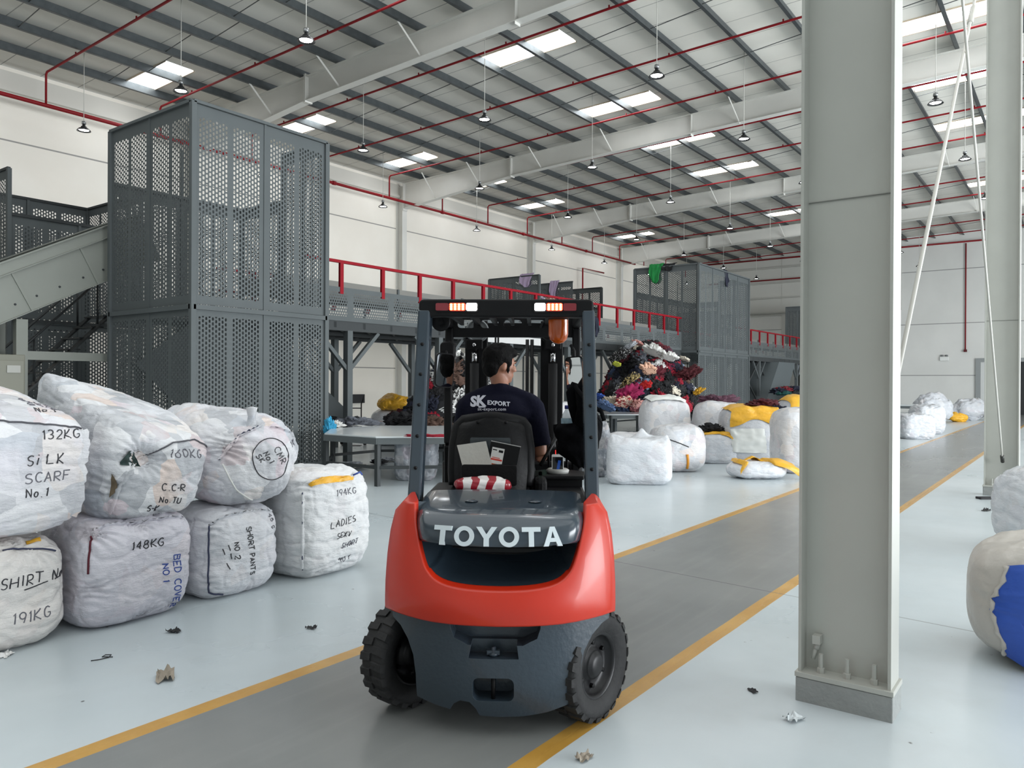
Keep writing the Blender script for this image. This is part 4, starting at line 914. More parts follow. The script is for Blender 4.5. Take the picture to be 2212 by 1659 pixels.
sack('clear bag beside the yellow cloth under the platform', 880, 19.5, .6, .6, .85, 3.2, 0, 39, m_clear, 18, group='sacks under the platform', name='clear_bag')
x, y = cdrop(852, 20.3); 
MB().grid(lambda u, v: (.62 * (u * 2 - 1), .5 * (v * 2 - 1), .22 * (1 - (u * 2 - 1) ** 4) * (1 - (v * 2 - 1) ** 4) + .07 * noise.noise(Vector((u * 5, v * 5, 1))) - .12 * abs(v * 2 - 1) ** 2), 20, 20)
sack('crumpled yellow cloth lying on the white sack under the platform', 852, 20.2, .95, .75, .36, 2.2, 0, 40, m_yel, 28, group=None, name='yellow_cloth', z=.94, lump=.12, crease=.06)
sack('small grey film bag lying on the floor behind the right-hand bale', 722, 9.3, .55, .5, .26, 2.4, 0, 41, sack_mat('sack_film_grey', (-20, -20, -18), .2, .2, seed=41), 20, group=None, name='film_bag')
# right edge of the frame
x, y = cdrop(2268, 7.75)
B = Bale(local(x, y, VY, .88, .8, .86), 3.6, .05, .05, 51, ears=[((-.95, -.9, -.4), .4, (-.16, .1, 0))]); o = B.build('clothes_sack', 'white sack standing at the right edge beyond the blue bundle', None, m_s1, 32)
x, y = cdrop(2352, 4.65)
B = Bale(local(x, y, VY - .55, 1.26, .95, .76), 3.4, .05, .03, 52, tie=[((-.75, -1, .1), .5, -.04)]); o = B.build('duvet_bag', 'torn beige bag spilling a blue duvet at the right edge', None, mat('beige_film', srgb(190, 184, 176), .35, bump=(9, .5, 5)), 34)
m_duv = mat('blue_duvet', srgb(44, 84, 178), .45, bump=(9, .7, 4))
MB().grid(lambda u, v: B.at((-.93 + 1.8 * u + .07 * (1 - u) * math.sin(v * 9), -1, -.97 + 1.72 * v), .02 + min(1, u * 7 + .1) * (.05 + .09 * abs(math.sin(v * 6.2 + .3)) * (1 - .3 * u) + .05 * noise.noise(Vector((u * 9, v * 7, 1))) - .03 * ridge((u * 2, v * 2, 1), (3, 5, 1)) ** 2)), 60, 60).obj('duvet', m_duv, o)
MB().tube([B.at((-.93 + .07 * math.sin(v * .45), -1, -.97 + 1.72 * v / 20), .03) + Vector((0, 0, .0)) for v in range(21)], [.012 + .006 * math.sin(v * 2.3) for v in range(21)], 8).obj('torn_edge', MATS['beige_film'], o)
# ================================================================ TABLES, CLOTHES HEAPS, SMALL THINGS
m_top = mat('table_top', srgb(206, 212, 214), .22, coat=.2)
def table(label, X0, Y0, X1, Y1, h, legs, cut=0.0):
    t = thing('sorting_table', label, 'table', (X0, Y0, 0)); w, d = X1 - X0, Y1 - Y0
    poly = [(cut, 0), (w - cut, 0), (w, cut), (w, d - cut), (w - cut, d), (cut, d), (0, d - cut), (0, cut)] if cut else [(0, 0), (w, 0), (w, d), (0, d)]
    MB().prism(poly, h - .025, h, 'z').obj('table_top', m_top, t, bevel=.004)
    b = MB(); n = len(poly)
    for i in range(n):
        a, c = poly[i], poly[(i + 1) % n]; b.beam((a[0], a[1], h - .075), (c[0], c[1], h - .075), .04, .1)
    b.obj('edge_frame', m_pg, t)
    P = legs or poly
    for (x, y) in P:
        x = min(max(x, .04), w - .04); y = min(max(y, .04), d - .04)
        MB().box(x - .035, x + .035, y - .035, y + .035, 0, h - .03).obj('leg', mat('table_leg', srgb(52, 56, 57), .5, .2), t)
    b = MB()
    for i in range(len(P)):
        a, c = P[i], P[(i + 1) % len(P)]
        b.beam((min(max(a[0], .04), w - .04), min(max(a[1], .04), d - .04), .3), (min(max(c[0], .04), w - .04), min(max(c[1], .04), d - .04), .3), .04, .05)
    b.obj('stretcher', MATS['table_leg'], t)
    return t
table('big pale sorting table beside the near tower with a grey sweatshirt on it', 8.62, 8.1, 11.8, 11.35, .80, None, 1.0)
table('pale sorting table carrying the big clothes heap right of the forklift', 18.9, 10.0, 27.3, 13.6, .80, [(0.05, .6), (.6, .05), (4, .05), (7.6, .05), (8.3, 1), (8.3, 2.6), (7.6, 3.5), (4, 3.5), (.6, 3.5), (.05, 3.0)], .7)
table('far sorting table carrying clothes beyond the long tower', 33.4, 9.4, 40.5, 11.3, .80, [(.05, .05), (3.5, .05), (7.0, .05), (7.0, 1.85), (3.5, 1.85), (.05, 1.85)], 0)
table('dark-legged table by the far sacks left of the aisle', 33.6, 5.0, 36.2, 6.4, .85, [(.05, .05), (2.5, .05), (2.5, 1.3), (.05, 1.3)], 0)
# garments: crumpled soft pieces
def garment_mesh(seed, n=17):
    """a dropped piece of clothing: flattened, folded over itself, with sharp soft creases"""
    if n not in CS: CS[n] = cubesphere(n)
    v, f = CS[n]; out = []; s = Vector((seed * 3.1, seed * 1.7, seed * .7)); rr = random.Random(seed); ax = rr.uniform(.8, 1.25)
    for p in v:
        q = Vector(p).normalized()
        r = 1 + .50 * noise.noise(q * 1.3 + s) + .30 * noise.noise(q * 2.9 + s)
        wq = q + Vector((noise.noise(q * 2 + s), noise.noise(q * 2 - s), noise.noise(q * 2 + s * 2))) * .35
        k = ridge(wq + s, (2.2, 3.6, 2.6)) ** 2; k2 = ridge(wq + s, (5.5, 4.0, 5.0)) ** 2; k3 = ridge(wq + s * 2, (9, 8, 9)) ** 2
        r *= 1 - .26 * k - .15 * k2 - .08 * k3
        out.append((q.x * r * .5 * ax, q.y * r * .40 / ax, max(-.10, q.z * r * .20 + .07 * noise.noise(q * 3.4 + s) - .05 * k2)))
    b = MB(); b.add(out, f, True); return b.mesh('garment', None)
GM = [garment_mesh(i) for i in range(14)]
def printed(name, c0, c1, sc, kind='spots'):
    mt, N = new_mat(name); tc = N.n('ShaderNodeTexCoord')
    if kind == 'spots':
        v = N.n('ShaderNodeTexVoronoi'); v.inputs['Scale'].default_value = sc; N.l(tc.outputs['Object'], v.inputs['Vector']); f = N.ss(.24, .34, v.outputs['Distance'])
    else: f = N.ss(.45, .55, N.noise(tc.outputs['Object'], sc, 3))
    N.l(N.mix(f, c1, c0), N.b.inputs['Base Color']); N.b.inputs['Roughness'].default_value = .85
    return mt
K = {'black': (20, 20, 23), 'charcoal': (44, 45, 48), 'navy': (26, 30, 48), 'crimson': (150, 22, 44), 'red': (188, 32, 34), 'maroon': (74, 18, 26), 'magenta': (142, 20, 74), 'salmon pink': (206, 150, 142), 'dusty rose': (160, 106, 110),
     'white': (226, 226, 222), 'pale grey': (168, 172, 178), 'slate grey': (98, 102, 110), 'beige': (206, 190, 168), 'peach': (222, 178, 152), 'denim blue': (86, 108, 146), 'royal blue': (40, 74, 150), 'teal green': (30, 78, 74), 'plum': (84, 52, 66), 'lilac': (170, 152, 180),
     'mustard yellow': (206, 158, 44), 'lime yellow': (190, 196, 70), 'brown': (84, 62, 52), 'sky blue': (60, 160, 200), 'green': (22, 130, 62), 'burgundy': (86, 20, 34), 'wine red': (120, 22, 36), 'rosy': (178, 112, 118), 'steel blue': (58, 74, 104), 'olive': (66, 68, 52), 'mid grey': (126, 128, 132), 'ivory': (214, 206, 190), 'plum red': (110, 26, 58), 'grey-blue': (112, 126, 148), 'off-white': (206, 206, 204)}
GMAT = {k: mat('cloth_' + k.replace(' ', '_'), srgb(*v), .85, bump=(14, .35, 4)) for k, v in K.items()}
GMAT['white-spotted black'] = printed('cloth_black_spots', srgb(18, 18, 20), srgb(220, 220, 220), 22)
GMAT['leopard print'] = printed('cloth_leopard', srgb(184, 164, 112), srgb(34, 28, 24), 9, 'n')
GMAT['red floral'] = printed('cloth_floral', srgb(166, 58, 58), srgb(222, 196, 178), 8, 'n')
GMAT['black and white print'] = printed('cloth_bw', srgb(30, 30, 32), srgb(204, 204, 202), 10, 'n')
NG = [0]
def garment(color, x, y, z, s=.6, rz=None, tilt=(0, 0), where='', group=None, label=None, name='garment', sz=(1, 1, 1), gi=None):
    NG[0] += 1; me = GM[gi if gi is not None else rnd.randrange(len(GM))]
    if not me.materials: me.materials.append(None)
    o = bpy.data.objects.new(name, me); C.objects.link(o); o.material_slots[0].link = 'OBJECT'; o.material_slots[0].material = GMAT[color]
    o.location = (x, y, z); o.rotation_euler = (tilt[0], tilt[1], rnd.uniform(0, 6.28) if rz is None else rz); o.scale = (s * sz[0], s * sz[1], s * sz[2])
    return tag(o, label or '%s garment crumpled %s' % (color, where), 'garment', group)
def heap(cx, cy, z0, rx, ry, H, n, smin, smax, cols, where, group, seed, yaw, front=True, core='charcoal', p=1.6):
    """garments laid over a mound; the mound inside is one mass of clothes"""
    rr = random.Random(seed); ca, sa = math.cos(yaw), math.sin(yaw)
    def surf(a, r):   # r 0..1
        x, y = r * math.cos(a) * rx, r * math.sin(a) * ry; z = z0 + H * (1 - r ** p) ; return cx + x * ca - y * sa, cy + x * sa + y * ca, z
    b = MB(); b.grid(lambda u, v: (lambda q: (q[0], q[1], q[2] - .12 + .12 * noise.noise(Vector((q[0] * 1.5, q[1] * 1.5, 0)))))(surf(2 * PI * u, max(1e-3, v * .97))), 40, 12)
    o = b.obj('clothes_mass', GMAT[core]); tag(o, 'dark mass of clothes filling the inside of the %s' % group.replace('garments on the ', '').replace('garments in the ', ''), 'clothes', None, 'stuff')
    i = 0; k = 0; pts = []
    while i < n and k < n * 60:
        k += 1; a = rr.uniform(0, 2 * PI); r = math.sqrt(rr.uniform(0, 1)) * .98
        x, y, z = surf(a, r)
        if front and (x * F0.x + y * F0.y) > (cx * F0.x + cy * F0.y) + .45 * rx: continue
        if any((x - q[0]) ** 2 + (y - q[1]) ** 2 + (z - q[2]) ** 2 < (smin * .46) ** 2 for q in pts): continue
        pts.append((x, y, z)); i += 1
        slope = math.atan(H * p * r ** (p - 1) / ((rx + ry) / 2)); dirw = math.atan2(y - cy, x - cx)
        o = garment(rr.choice(cols), x, y, z, rr.uniform(smin, smax), where=where, group=group, gi=rr.randrange(len(GM)))
        nrm = Vector((math.cos(dirw) * math.sin(slope), math.sin(dirw) * math.sin(slope), math.cos(slope)))
        q = nrm.to_track_quat('Z', 'Y') @ Matrix.Rotation(rr.uniform(0, 6.28), 4, 'Z').to_quaternion(); o.rotation_euler = q.to_euler()
    return surf
C1 = ['black'] * 17 + ['charcoal'] * 4 + ['navy'] * 4 + ['crimson'] * 4 + ['burgundy'] * 4 + ['wine red'] * 4 + ['plum red'] * 2 + ['dusty rose', 'rosy', 'rosy', 'mid grey', 'slate grey', 'slate grey', 'steel blue', 'grey-blue', 'teal green', 'ivory', 'off-white', 'black and white print', 'black and white print', 'brown', 'olive']
hx, hy = cdrop(1399, 25.0)
heap(hx, hy, .8, 1.66, 1.85, 2.14, 170, .42, .74, C1, 'in the big clothes heap right of the forklift', 'garments in the big clothes heap right of the forklift', 5, VY, p=2.1)
# singled-out garments of the heap
def hp(px, py, D): 
    q = Vector((0, 0, 1.68)) + (Fv + Rv * ((px - 1106) / 1665) + Uv * ((829.5 - py) / 1665)) * D; return q.x, q.y, q.z
for color, px, py, D, s, lab in (('white', 1412, 757, 24.9, .8, 'large off-white garment near the top of the big clothes heap'), ('white', 1446, 770, 24.7, .55, 'smaller off-white garment beside the large one near the heap top'), ('white-spotted black', 1338, 768, 25.0, .8, 'black white-spotted dress at the upper left of the heap'),
        ('salmon pink', 1378, 741, 25.3, .42, 'salmon pink garment on the very top of the heap'), ('pale grey', 1360, 748, 25.1, .5, 'pale grey garment just left of the heap top'), ('magenta', 1358, 850, 23.4, .9, 'large magenta garment low on the front of the heap'), ('peach', 1402, 797, 24.1, .6, 'peach garment in the middle of the heap front'),
        ('red', 1393, 832, 23.7, .5, 'bright red garment below the middle of the heap front'), ('leopard print', 1362, 820, 23.8, .72, 'leopard print garment ringed in the heap front'), ('beige', 1318, 866, 22.9, .55, 'beige patterned garment at the lower left of the heap'), ('denim blue', 1310, 878, 22.4, .6, 'blue denim garment at the front corner of the heap table'),
        ('red floral', 1350, 868, 22.8, .7, 'red floral garment at the foot of the heap'), ('salmon pink', 1378, 872, 22.7, .5, 'pink garment at the foot of the heap beside the floral one'), ('mustard yellow', 1509, 845, 24.6, .45, 'mustard garment at the right edge of the heap by the tower'), ('maroon', 1490, 805, 24.7, .8, 'maroon garment hanging at the right of the heap'),
        ('plum', 1449, 762, 25.0, .5, 'plum garment right of the off-white ones near the heap top'), ('royal blue', 1294, 857, 23.0, .4, 'royal blue garment at the far left foot of the heap'), ('lime yellow', 1333, 787, 24.8, .3, 'small lime yellow garment at the left side of the heap'), ('ivory', 1478, 775, 25.0, .35, 'small ivory scarf below the tower edge on the heap')):
    x, y, z = hp(px, py, D * .956); garment(color, x, y, z, s * .97, group='garments in the big clothes heap right of the forklift', label=lab, tilt=(-.5, .3))
# second heap behind the near table
hx2, hy2 = cdrop(985, 17.5)
heap(hx2, hy2, .55, 1.35, 1.2, 1.75, 46, .42, .68, ['black'] * 5 + ['charcoal', 'charcoal', 'brown', 'white', 'navy', 'burgundy', 'steel blue', 'mid grey', 'black and white print', 'crimson'], 'in the dark heap left of the driver', 'garments in the dark heap left of the driver', 9, VY)
tt = table('low table holding up the dark heap behind the forklift', hx2 - 1.25, hy2 - 1.25, hx2 + 1.25, hy2 + 1.1, .58, None, .5)
# heap on the far table and clothes on the hopper
rr = random.Random(3)
for i in range(44):
    x, y = 33.7 + rr.uniform(0, 6.3), 9.6 + rr.uniform(0, 1.5); garment(rr.choice(C1 + ['white', 'pale grey', 'white', 'red']), x, y, .86 + rr.uniform(0, .25) + (.35 if y > 10.3 else 0), rr.uniform(.5, .85), where='on the far table beyond the long tower', group='garments on the far table')
for i, cc in enumerate(['lilac', 'white', 'salmon pink', 'red floral', 'pale grey', 'lilac', 'dusty rose', 'black', 'white', 'salmon pink']):
    garment(cc, 25.75 + i * .23, 17.65 + .2 * (i % 3), 5.02 + .08 * (i % 2), .6, where='heaped in the long hopper behind the railing', group='garments in the long hopper')
def hang(color, x, y, z, w, h, d, label, yaw=0, name='hanging_garment'):
    """cloth draped over a top edge, hanging on both sides"""
    o = MB().grid(lambda u, v: ((u - .5) * w * (1 - .35 * abs(v - .5) * 2) + .05 * math.sin(v * 9), (v - .5) * d * 1.0 * (1 if abs(v - .5) < .12 else (.8 + .1 * math.sin(u * 14))) + .04 * noise.noise(Vector((u * 5, v * 4, x))),
        .05 - (max(0, abs(v - .5) - .1) / .4) * h * (.6 + .4 * math.sin(u * 2.6 + .5)) + .04 * noise.noise(Vector((u * 6, v * 6, z)))), 22, 22).obj(name, GMAT[color])
    sol = o.modifiers.new('thick', 'SOLIDIFY'); sol.thickness = .03; o.location = (x, y, z); o.rotation_euler = (0, 0, yaw); return tag(o, label, 'garment')
hang('green', 27.66, 13.5, 6.27, .62, .75, .2, 'green garment hung over the top edge of the long tower', PI / 2)
hang('black', 27.66, 12.95, 6.27, .6, .3, .2, 'black garment hung beside the green one on the tower edge', PI / 2)
hang('navy', 30.4, 11.72, 6.25, .35, .7, .16, 'navy garment hung over the tower top nearer the end wall', 0)
hang('lilac', 25.35, 18.1, 6.02, .7, .55, .2, 'lilac garment hung over the first edge of the long hopper', PI / 2)
hang('lilac', 27.85, 18.4, 6.0, .45, .9, .2, 'lilac garment with a frilled top hung over the middle wall of the hopper', PI / 2)
hang('navy', 21.1, 12.36, 3.68, .25, .6, .1, 'navy strip of cloth hung over the platform skirt by a red rail post', 0)
# things on the near table
def on(px, py, z): 
    d = Fv + Rv * ((px - 1106) / 1665) + Uv * ((829.5 - py) / 1665); t = (z - 1.68) / d.z; return d.x * t, d.y * t + 0.0
def put(color, px, py, z, s, lab, sz=(1, 1, 1), rz=None, group=None): x, y = on(px, py, z); return garment(color, x, y, z + .06 * s, s, label=lab, sz=sz, rz=rz, group=group)
put('slate grey', 768, 918, .8, .78, 'grey sweatshirt lying on the near sorting table', (1.2, .8, .8), VY)
put('charcoal', 735, 913, .8, .6, 'dark garment behind the grey sweatshirt on the near table', (1.2, .8, .8), VY)
put('white', 722, 920, .8, .42, 'small white garment beside the turquoise cloth on the table')
put('sky blue', 712, 928, .78, .42, 'turquoise cloth hanging over the corner of the near table', (.6, .6, 2.2))
put('black', 880, 914, .8, .9, 'black jacket lying on the near table left of the forklift post', (1.2, .9, 1.1), VY)
put('maroon', 868, 905, .8, .7, 'dark maroon garment behind the black jacket on the table', (1.1, .8, 1.2), VY)
put('brown', 935, 918, .8, .8, 'brown garment on the near table behind the forklift post', (1.1, .9, .9), VY)
put('white', 935, 900, .9, .75, 'white garment heaped on the brown one behind the forklift post', (1.1, .9, 1.3), VY)
put('crimson', 935, 945, .8, .42, 'small crimson cloth lying at the front of the near table', (1.6, .6, .4), VY)
x, y = on(828, 910, .8); o = thing('paper_tag', 'small red and white tag lying on the near table', 'tag', (x, y, .8), VY)
MB().box(-.11, .11, -.07, .07, 0, .004).obj('card', mat('red_card', srgb(176, 50, 60), .5), o); MB().box(-.09, .02, -.05, .05, .004, .006).obj('print', mat('card_white', srgb(220, 216, 214), .5), o)
x, y = on(600 / 6.9 + 700, 598 / 6.64 + 830, .8); o = thing('paper_sheet', 'white paper lying on the near table beside the sweatshirt', 'paper', (x, y, .803), VY); MB().grid(lambda u, v: ((u - .5) * .5, (v - .5) * .3, .012 * math.sin(u * 7)), 8, 4).obj('sheet', mat('paper', srgb(226, 226, 222), .6), o)
# white hangers and rags near the dark heap
for i in range(3):
    x, y, z = hp(970 + 4 * i, 878 + 3 * i, 14.3 + .1 * i); o = thing('clothes_hanger', 'white plastic clothes hanger in the bunch left of the driver', 'hanger', (x, y, z), VY + .2 * i, 'white hangers by the dark heap')
    MB().tube([(-.19, 0, -.06), (0, 0, .03), (.19, 0, -.06), (-.19, 0, -.06)], .007, 5).tube([(0, 0, .03), (0, 0, .07), (.03, 0, .1), (.05, 0, .08)], .005, 5).obj('hanger', mat('hanger_white', srgb(228, 228, 226), .4), o)
for i, (px, py, s, cc) in enumerate(((760, 1010, .5, 'pale grey'), (780, 1012, .35, 'white'), (820, 1003, .5, 'charcoal'), (850, 998, .4, 'pale grey'))): 
    x, y = on(px, py, 0); garment(cc, x, y, .05, s, label='%s rag on the floor under the near table, %s from the tower' % (cc, ['first', 'second', 'third', 'fourth'][i]), sz=(1, 1, .6), name='rag')
x, y = on(1510, 890, 1.28); 
x, y = cdrop(1553, 17.9); garment('plum', x, y, 1.30, .6, label='plum garment lying on a white sack before the long tower', sz=(1.2, 1, 1), rz=VY)
x, y = cdrop(1540, 16.3); garment('black', x, y, .72, .5, label='black garment lying on the low sack with the yellow cloth', rz=VY)
x, y = cdrop(1650, 16.5); garment('maroon', x, y, 1.26, .62, label='maroon garment lying on the big yellow cloth', sz=(1.3, .8, .8), rz=VY)
x, y = cdrop(1682, 16.4); garment('navy', x, y, 1.13, .45, label='navy garment stuffed beside the big yellow cloth', rz=VY)
# hand truck
x, y = on(762, 962, 0); o = thing('hand_truck', 'black two-wheeled hand truck standing beyond the near table', 'hand truck', (x, y, 0), VY)
m_ht = mat('hand_truck_black', srgb(26, 27, 29), .45, .2); b = MB()
for sx in (-.22, .22): b.tube([(sx, 0, .06), (sx, 0, 1.1), (sx * (1.0 if sx < 0 else 1.2), -.02, 1.2), (sx * (1.0 if sx < 0 else 1.35), -.08, 1.32)], .016, 8)
for z in (.12, .42, .98): b.tube([(-.22, 0, z), (.22, 0, z)], .014, 8)
for sx in (-.08, .08): b.tube([(sx, 0, .12), (sx, 0, .42)], .011, 6)
b.obj('frame', m_ht, o); MB().box(-.24, .24, -.26, .0, .0, .014).obj('toe_plate', m_ht, o)
for sx in (-.3, .3): MB().lathe([(.03, -.03), (.12, -.035), (.13, 0), (.12, .035), (.03, .03)], 20, Matrix.Translation((sx, .1, .13)) @ Matrix.Rotation(PI / 2, 4, 'Y')).obj('wheel', mat('tyre_black', srgb(24, 24, 25), .7), o)
# litter on the floor
m_paper = mat('torn_paper', srgb(150, 140, 126), .8); m_dark = mat('dark_scrap', srgb(44, 44, 46), .8)
def scrap(px, py, w, label, mt, seed, cat='litter', name='paper_scrap', hz=.5):
    x, y = on(px, py, 0)
    o = MB().grid(lambda u, v: ((u - .5) * w * (1 + .6 * noise.noise(Vector((u * 3, v * 3, seed)))), (v - .5) * w * .6 * (1 + .5 * noise.noise(Vector((v * 4, u * 2, seed + 3)))), .004 + w * hz * abs(noise.noise(Vector((u * 3.3, v * 3.3, seed * 2))))), 9, 9).obj(name, mt); o.location = (x, y, 0); o.rotation_euler = (0, 0, seed)
    return tag(o, label, cat)
scrap(357, 1464, .15, 'torn brownish paper scrap on the white floor left of the aisle', m_paper, 1)
scrap(375, 1412 - 46, .09, 'dark scrap on the floor below the bed cover bale', m_dark, 2)
scrap(1262, 1640, .08, 'crumpled paper scrap on the floor at the bottom centre', m_paper, 3)
scrap(1626, 1494, .06, 'small dark curled scrap on the floor left of the near column', m_dark, 4, hz=.3)
scrap(672, 1358, .07, 'dark scrap on the floor left of the forklift tyre', m_dark, 5)
scrap(2130, 1104, .12, 'dark scrap on the floor before the far column', m_dark, 6)
scrap(14, 1417, .09, 'white paper scrap on the floor at the left edge', mat('white_scrap', srgb(222, 222, 220), .7), 7)
scrap(765, 1102, .16, 'white film scrap on the floor right of the bales', MATS['white_scrap'], 8)
scrap(1715, 1556, .10, 'clear crumpled plastic film on the floor before the near column', mat('clear_plastic', srgb(205, 212, 214), .08, spec=.8), 9, name='plastic_film', hz=.6)
x, y = on(222, 1424, 0); o = thing('thread', 'short dark thread curled on the floor below the bales', 'litter', (x, y, .002)); MB().tube([(-.06, .02, .002), (-.02, 0, .002), (.03, -.01, .003), (.06, .02, .004), (.04, .05, .003), (.01, .03, .003), (.05, -.02, .002)], .003, 5).obj('thread', m_dark, o)
x, y = on(2138, 1076, 0); o = thing('steel_bracket', 'dark steel bracket lying on the floor at the foot of the far column', 'bracket', (x - .05, y - .1, 0), VY); MB().box(-.28, .1, -.05, -.03, 0, .03).box(-.28, .1, .05, .07, 0, .03).box(-.28, -.26, -.05, .07, 0, .03).box(.08, .5, -.02, .04, 0, .03).obj('bracket', m_dark, o)
o = thing('wall_panel_box', 'small dark box fixed low on the left wall beyond the platform', 'box', (20.9, 23.24, 1.0)); MB().cbox((0, 0, 0), (.9, .12, .35)).obj('box', m_dark, o)
# ================================================================ FORKLIFT (local frame: x right, y forwards, z up; origin on the ground under the tail)
TQ = F0 * 3.55 + R0 * -0.064; TROT = VY - math.radians(2.0)
T = thing('forklift', 'orange and dark grey forklift truck seen from behind in the middle of the aisle', 'forklift', (TQ.x, TQ.y, 0), TROT)
m_or = mat('orange_paint', srgb(192, 42, 18), .36, coat=.22)
m_dk = mat('blue_grey_paint', srgb(46, 58, 68), .26, coat=.55)
m_cw = mat('cast_grey_paint', srgb(44, 56, 66), .42, coat=.2, bump=(40, .12))
m_blk = mat('black_paint', srgb(12, 12, 14), .45, spec=.22); m_vin = mat('black_vinyl', srgb(12, 12, 14), .55, spec=.2, bump=(60, .12)); m_rub = mat('tyre_rubber', srgb(33, 33, 34), .72, bump=(30, .25), var=(7, .2))
m_cav = mat('cavity_black', srgb(14, 16, 19), .5); m_chr = mat('chrome', srgb(190, 190, 192), .15, 1.0)
yb = lambda x: .235 * (abs(x) / .566) ** 2.6
lean = lambda z: .13 * max(0, (z - .56) / .5) ** 2
# counterweight, painted upper body ("U" round the grille)
inner = [(-.418, 1.083), (-.408, 1.0), (-.388, .92), (-.366, .85), (-.338, .79), (-.285, .745), (-.18, .722), (0, .714)]
outer = [(-.490, 1.083), (-.532, 1.035), (-.552, .94), (-.562, .83), (-.567, .70), (-.567, .562), (-.30, .553), (0, .55)]
def dens(pl, k=4):
    pts = pl + [(-x, z) for x, z in pl[::-1][1:]]; out = []
    for i in range(len(pts) - 1):
        p0, p1, p2, p3 = pts[max(i - 1, 0)], pts[i], pts[i + 1], pts[min(i + 2, len(pts) - 1)]
        for j in range(k):
            t = j / k; f = lambda a, b, c, d: .5 * (2 * b + (c - a) * t + (2 * a - 5 * b + 4 * c - d) * t * t + (3 * b - a - 3 * c + d) * t ** 3)
            out.append((f(p0[0], p1[0], p2[0], p3[0]), f(p0[1], p1[1], p2[1], p3[1])))
    return out + [pts[-1]]
def densl(pl, k=4):
    pts = pl + [(-x, z) for x, z in pl[::-1][1:]]; out = []
    for i in range(len(pts) - 1):
        for j in range(k): t = j / k; out.append((pts[i][0] + (pts[i + 1][0] - pts[i][0]) * t, pts[i][1] + (pts[i + 1][1] - pts[i][1]) * t))
    return out + [pts[-1]]
I_, O_ = dens(inner), densl(outer); n = len(I_); K_ = 8; b = MB().use(m_or); vs = []
for i in range(n):
    for j in range(K_ + 1):
        t = j / K_; x = I_[i][0] + (O_[i][0] - I_[i][0]) * t; z = I_[i][1] + (O_[i][1] - I_[i][1]) * t
        bulge = .014 * math.sin(PI * t); vs.append((x, yb(x) + lean(z) - bulge, z))
    x, z = O_[i]; vs.append((x * .995, max(.62, yb(x) + .12), z if z < 1.05 else z + .015))
    x, z = I_[i]; vs.append((x * .985, yb(x) + lean(z) + .05, z + (.012 if abs(x) < .33 else 0)))
w = K_ + 3; fs = []
for i in range(n - 1):
    for j in range(K_): fs.append((i * w + j, (i + 1) * w + j, (i + 1) * w + j + 1, i * w + j + 1))
    fs.append((i * w + K_, (i + 1) * w + K_, (i + 1) * w + K_ + 1, i * w + K_ + 1)); fs.append((i * w, i * w + K_ + 2, (i + 1) * w + K_ + 2, (i + 1) * w))
b.add(vs, fs, True); e = len(b.v)
for i in (0, n - 1):   # shoulder tops
    b.f.append([i * w + j for j in range(K_ + 1)] + [i * w + K_ + 1, i * w + K_ + 2]); b.mi.append(0); b.sm.append(True)
cwo = b.obj('counterweight_body', m_or, T); smooth_by_angle(cwo, 48)
bv = cwo.modifiers.new('bevel', 'BEVEL'); bv.width = .014; bv.segments = 3; bv.limit_method = 'ANGLE'; bv.angle_limit = math.radians(48)
# scoop below the grille
b = MB(); vs = []
for i in range(n):
    x, z = I_[i]
    for j in range(7):
        t = j / 6; vs.append((x * (.985 - .16 * t), yb(x) * (1 - t) + lean(z) * (1 - t) + .045 + .40 * t, z + (.012 if abs(x) < .33 else 0) + .10 * t * t * max(0, min(1, (.95 - z) / .15)) - .03 * t * max(0, min(1, (z - .95) / .1))))
fs = [(i * 7 + j, i * 7 + j + 1, (i + 1) * 7 + j + 1, (i + 1) * 7 + j) for i in range(n - 1) for j in range(6)]
b.add(vs, fs, True); b.obj('grille_scoop', m_dk, T)
MB().box(-.40, .40, .40, .43, .7, 1.06).obj('radiator_face', m_cav, T)
b = MB()
for k in range(7): b.box(-.34, .34, .39, .402, .80 + k * .03, .806 + k * .03)
b.obj('grille_slats', m_blk, T)
# hood with the name panel
prof = lambda x: [(.16, .884), (.045, .892), (.038, .935), (.055, .985), (.085, 1.02), (.135, 1.048), (.22, 1.062), (.62, 1.092), (.64, 1.06)]
xs_ = [-.412 + .824 * i / 36 for i in range(37)]; vs = []
for x in xs_:
    ed = max(0, (abs(x) - .36) / .052); 
    for (y, z) in prof(x):
        k = 1 - .085 * max(0, (1.05 - z) / .16); dip = .028 * (1 - (x / .41) ** 2) if z < .9 else 0
        vs.append((x * k, y + yb(x) * .75 * (1 if y < .5 else 0) + .05 * ed ** 2 * (1 if y < .5 else 0), z - dip * .4 + .03 * (z < .9) - .012 * ed ** 2 + .008 * (1 - (x / .41) ** 2) * (z > 1)))
m9 = 9; fs = [(i * m9 + j, (i + 1) * m9 + j, (i + 1) * m9 + j + 1, i * m9 + j + 1) for i in range(36) for j in range(8)] + [tuple(range(m9)), tuple(36 * m9 + j for j in range(m9))[::-1]]
hood = MB().add(vs, fs, True).obj('hood', m_dk, T); smooth_by_angle(hood, 50)
for sx in (-.15, .17): MB().lathe([(0, .006), (.028, .004), (.034, 0)], 20, Matrix.Translation((sx, .34, 1.081))).obj('hood_cap', m_dk, hood)
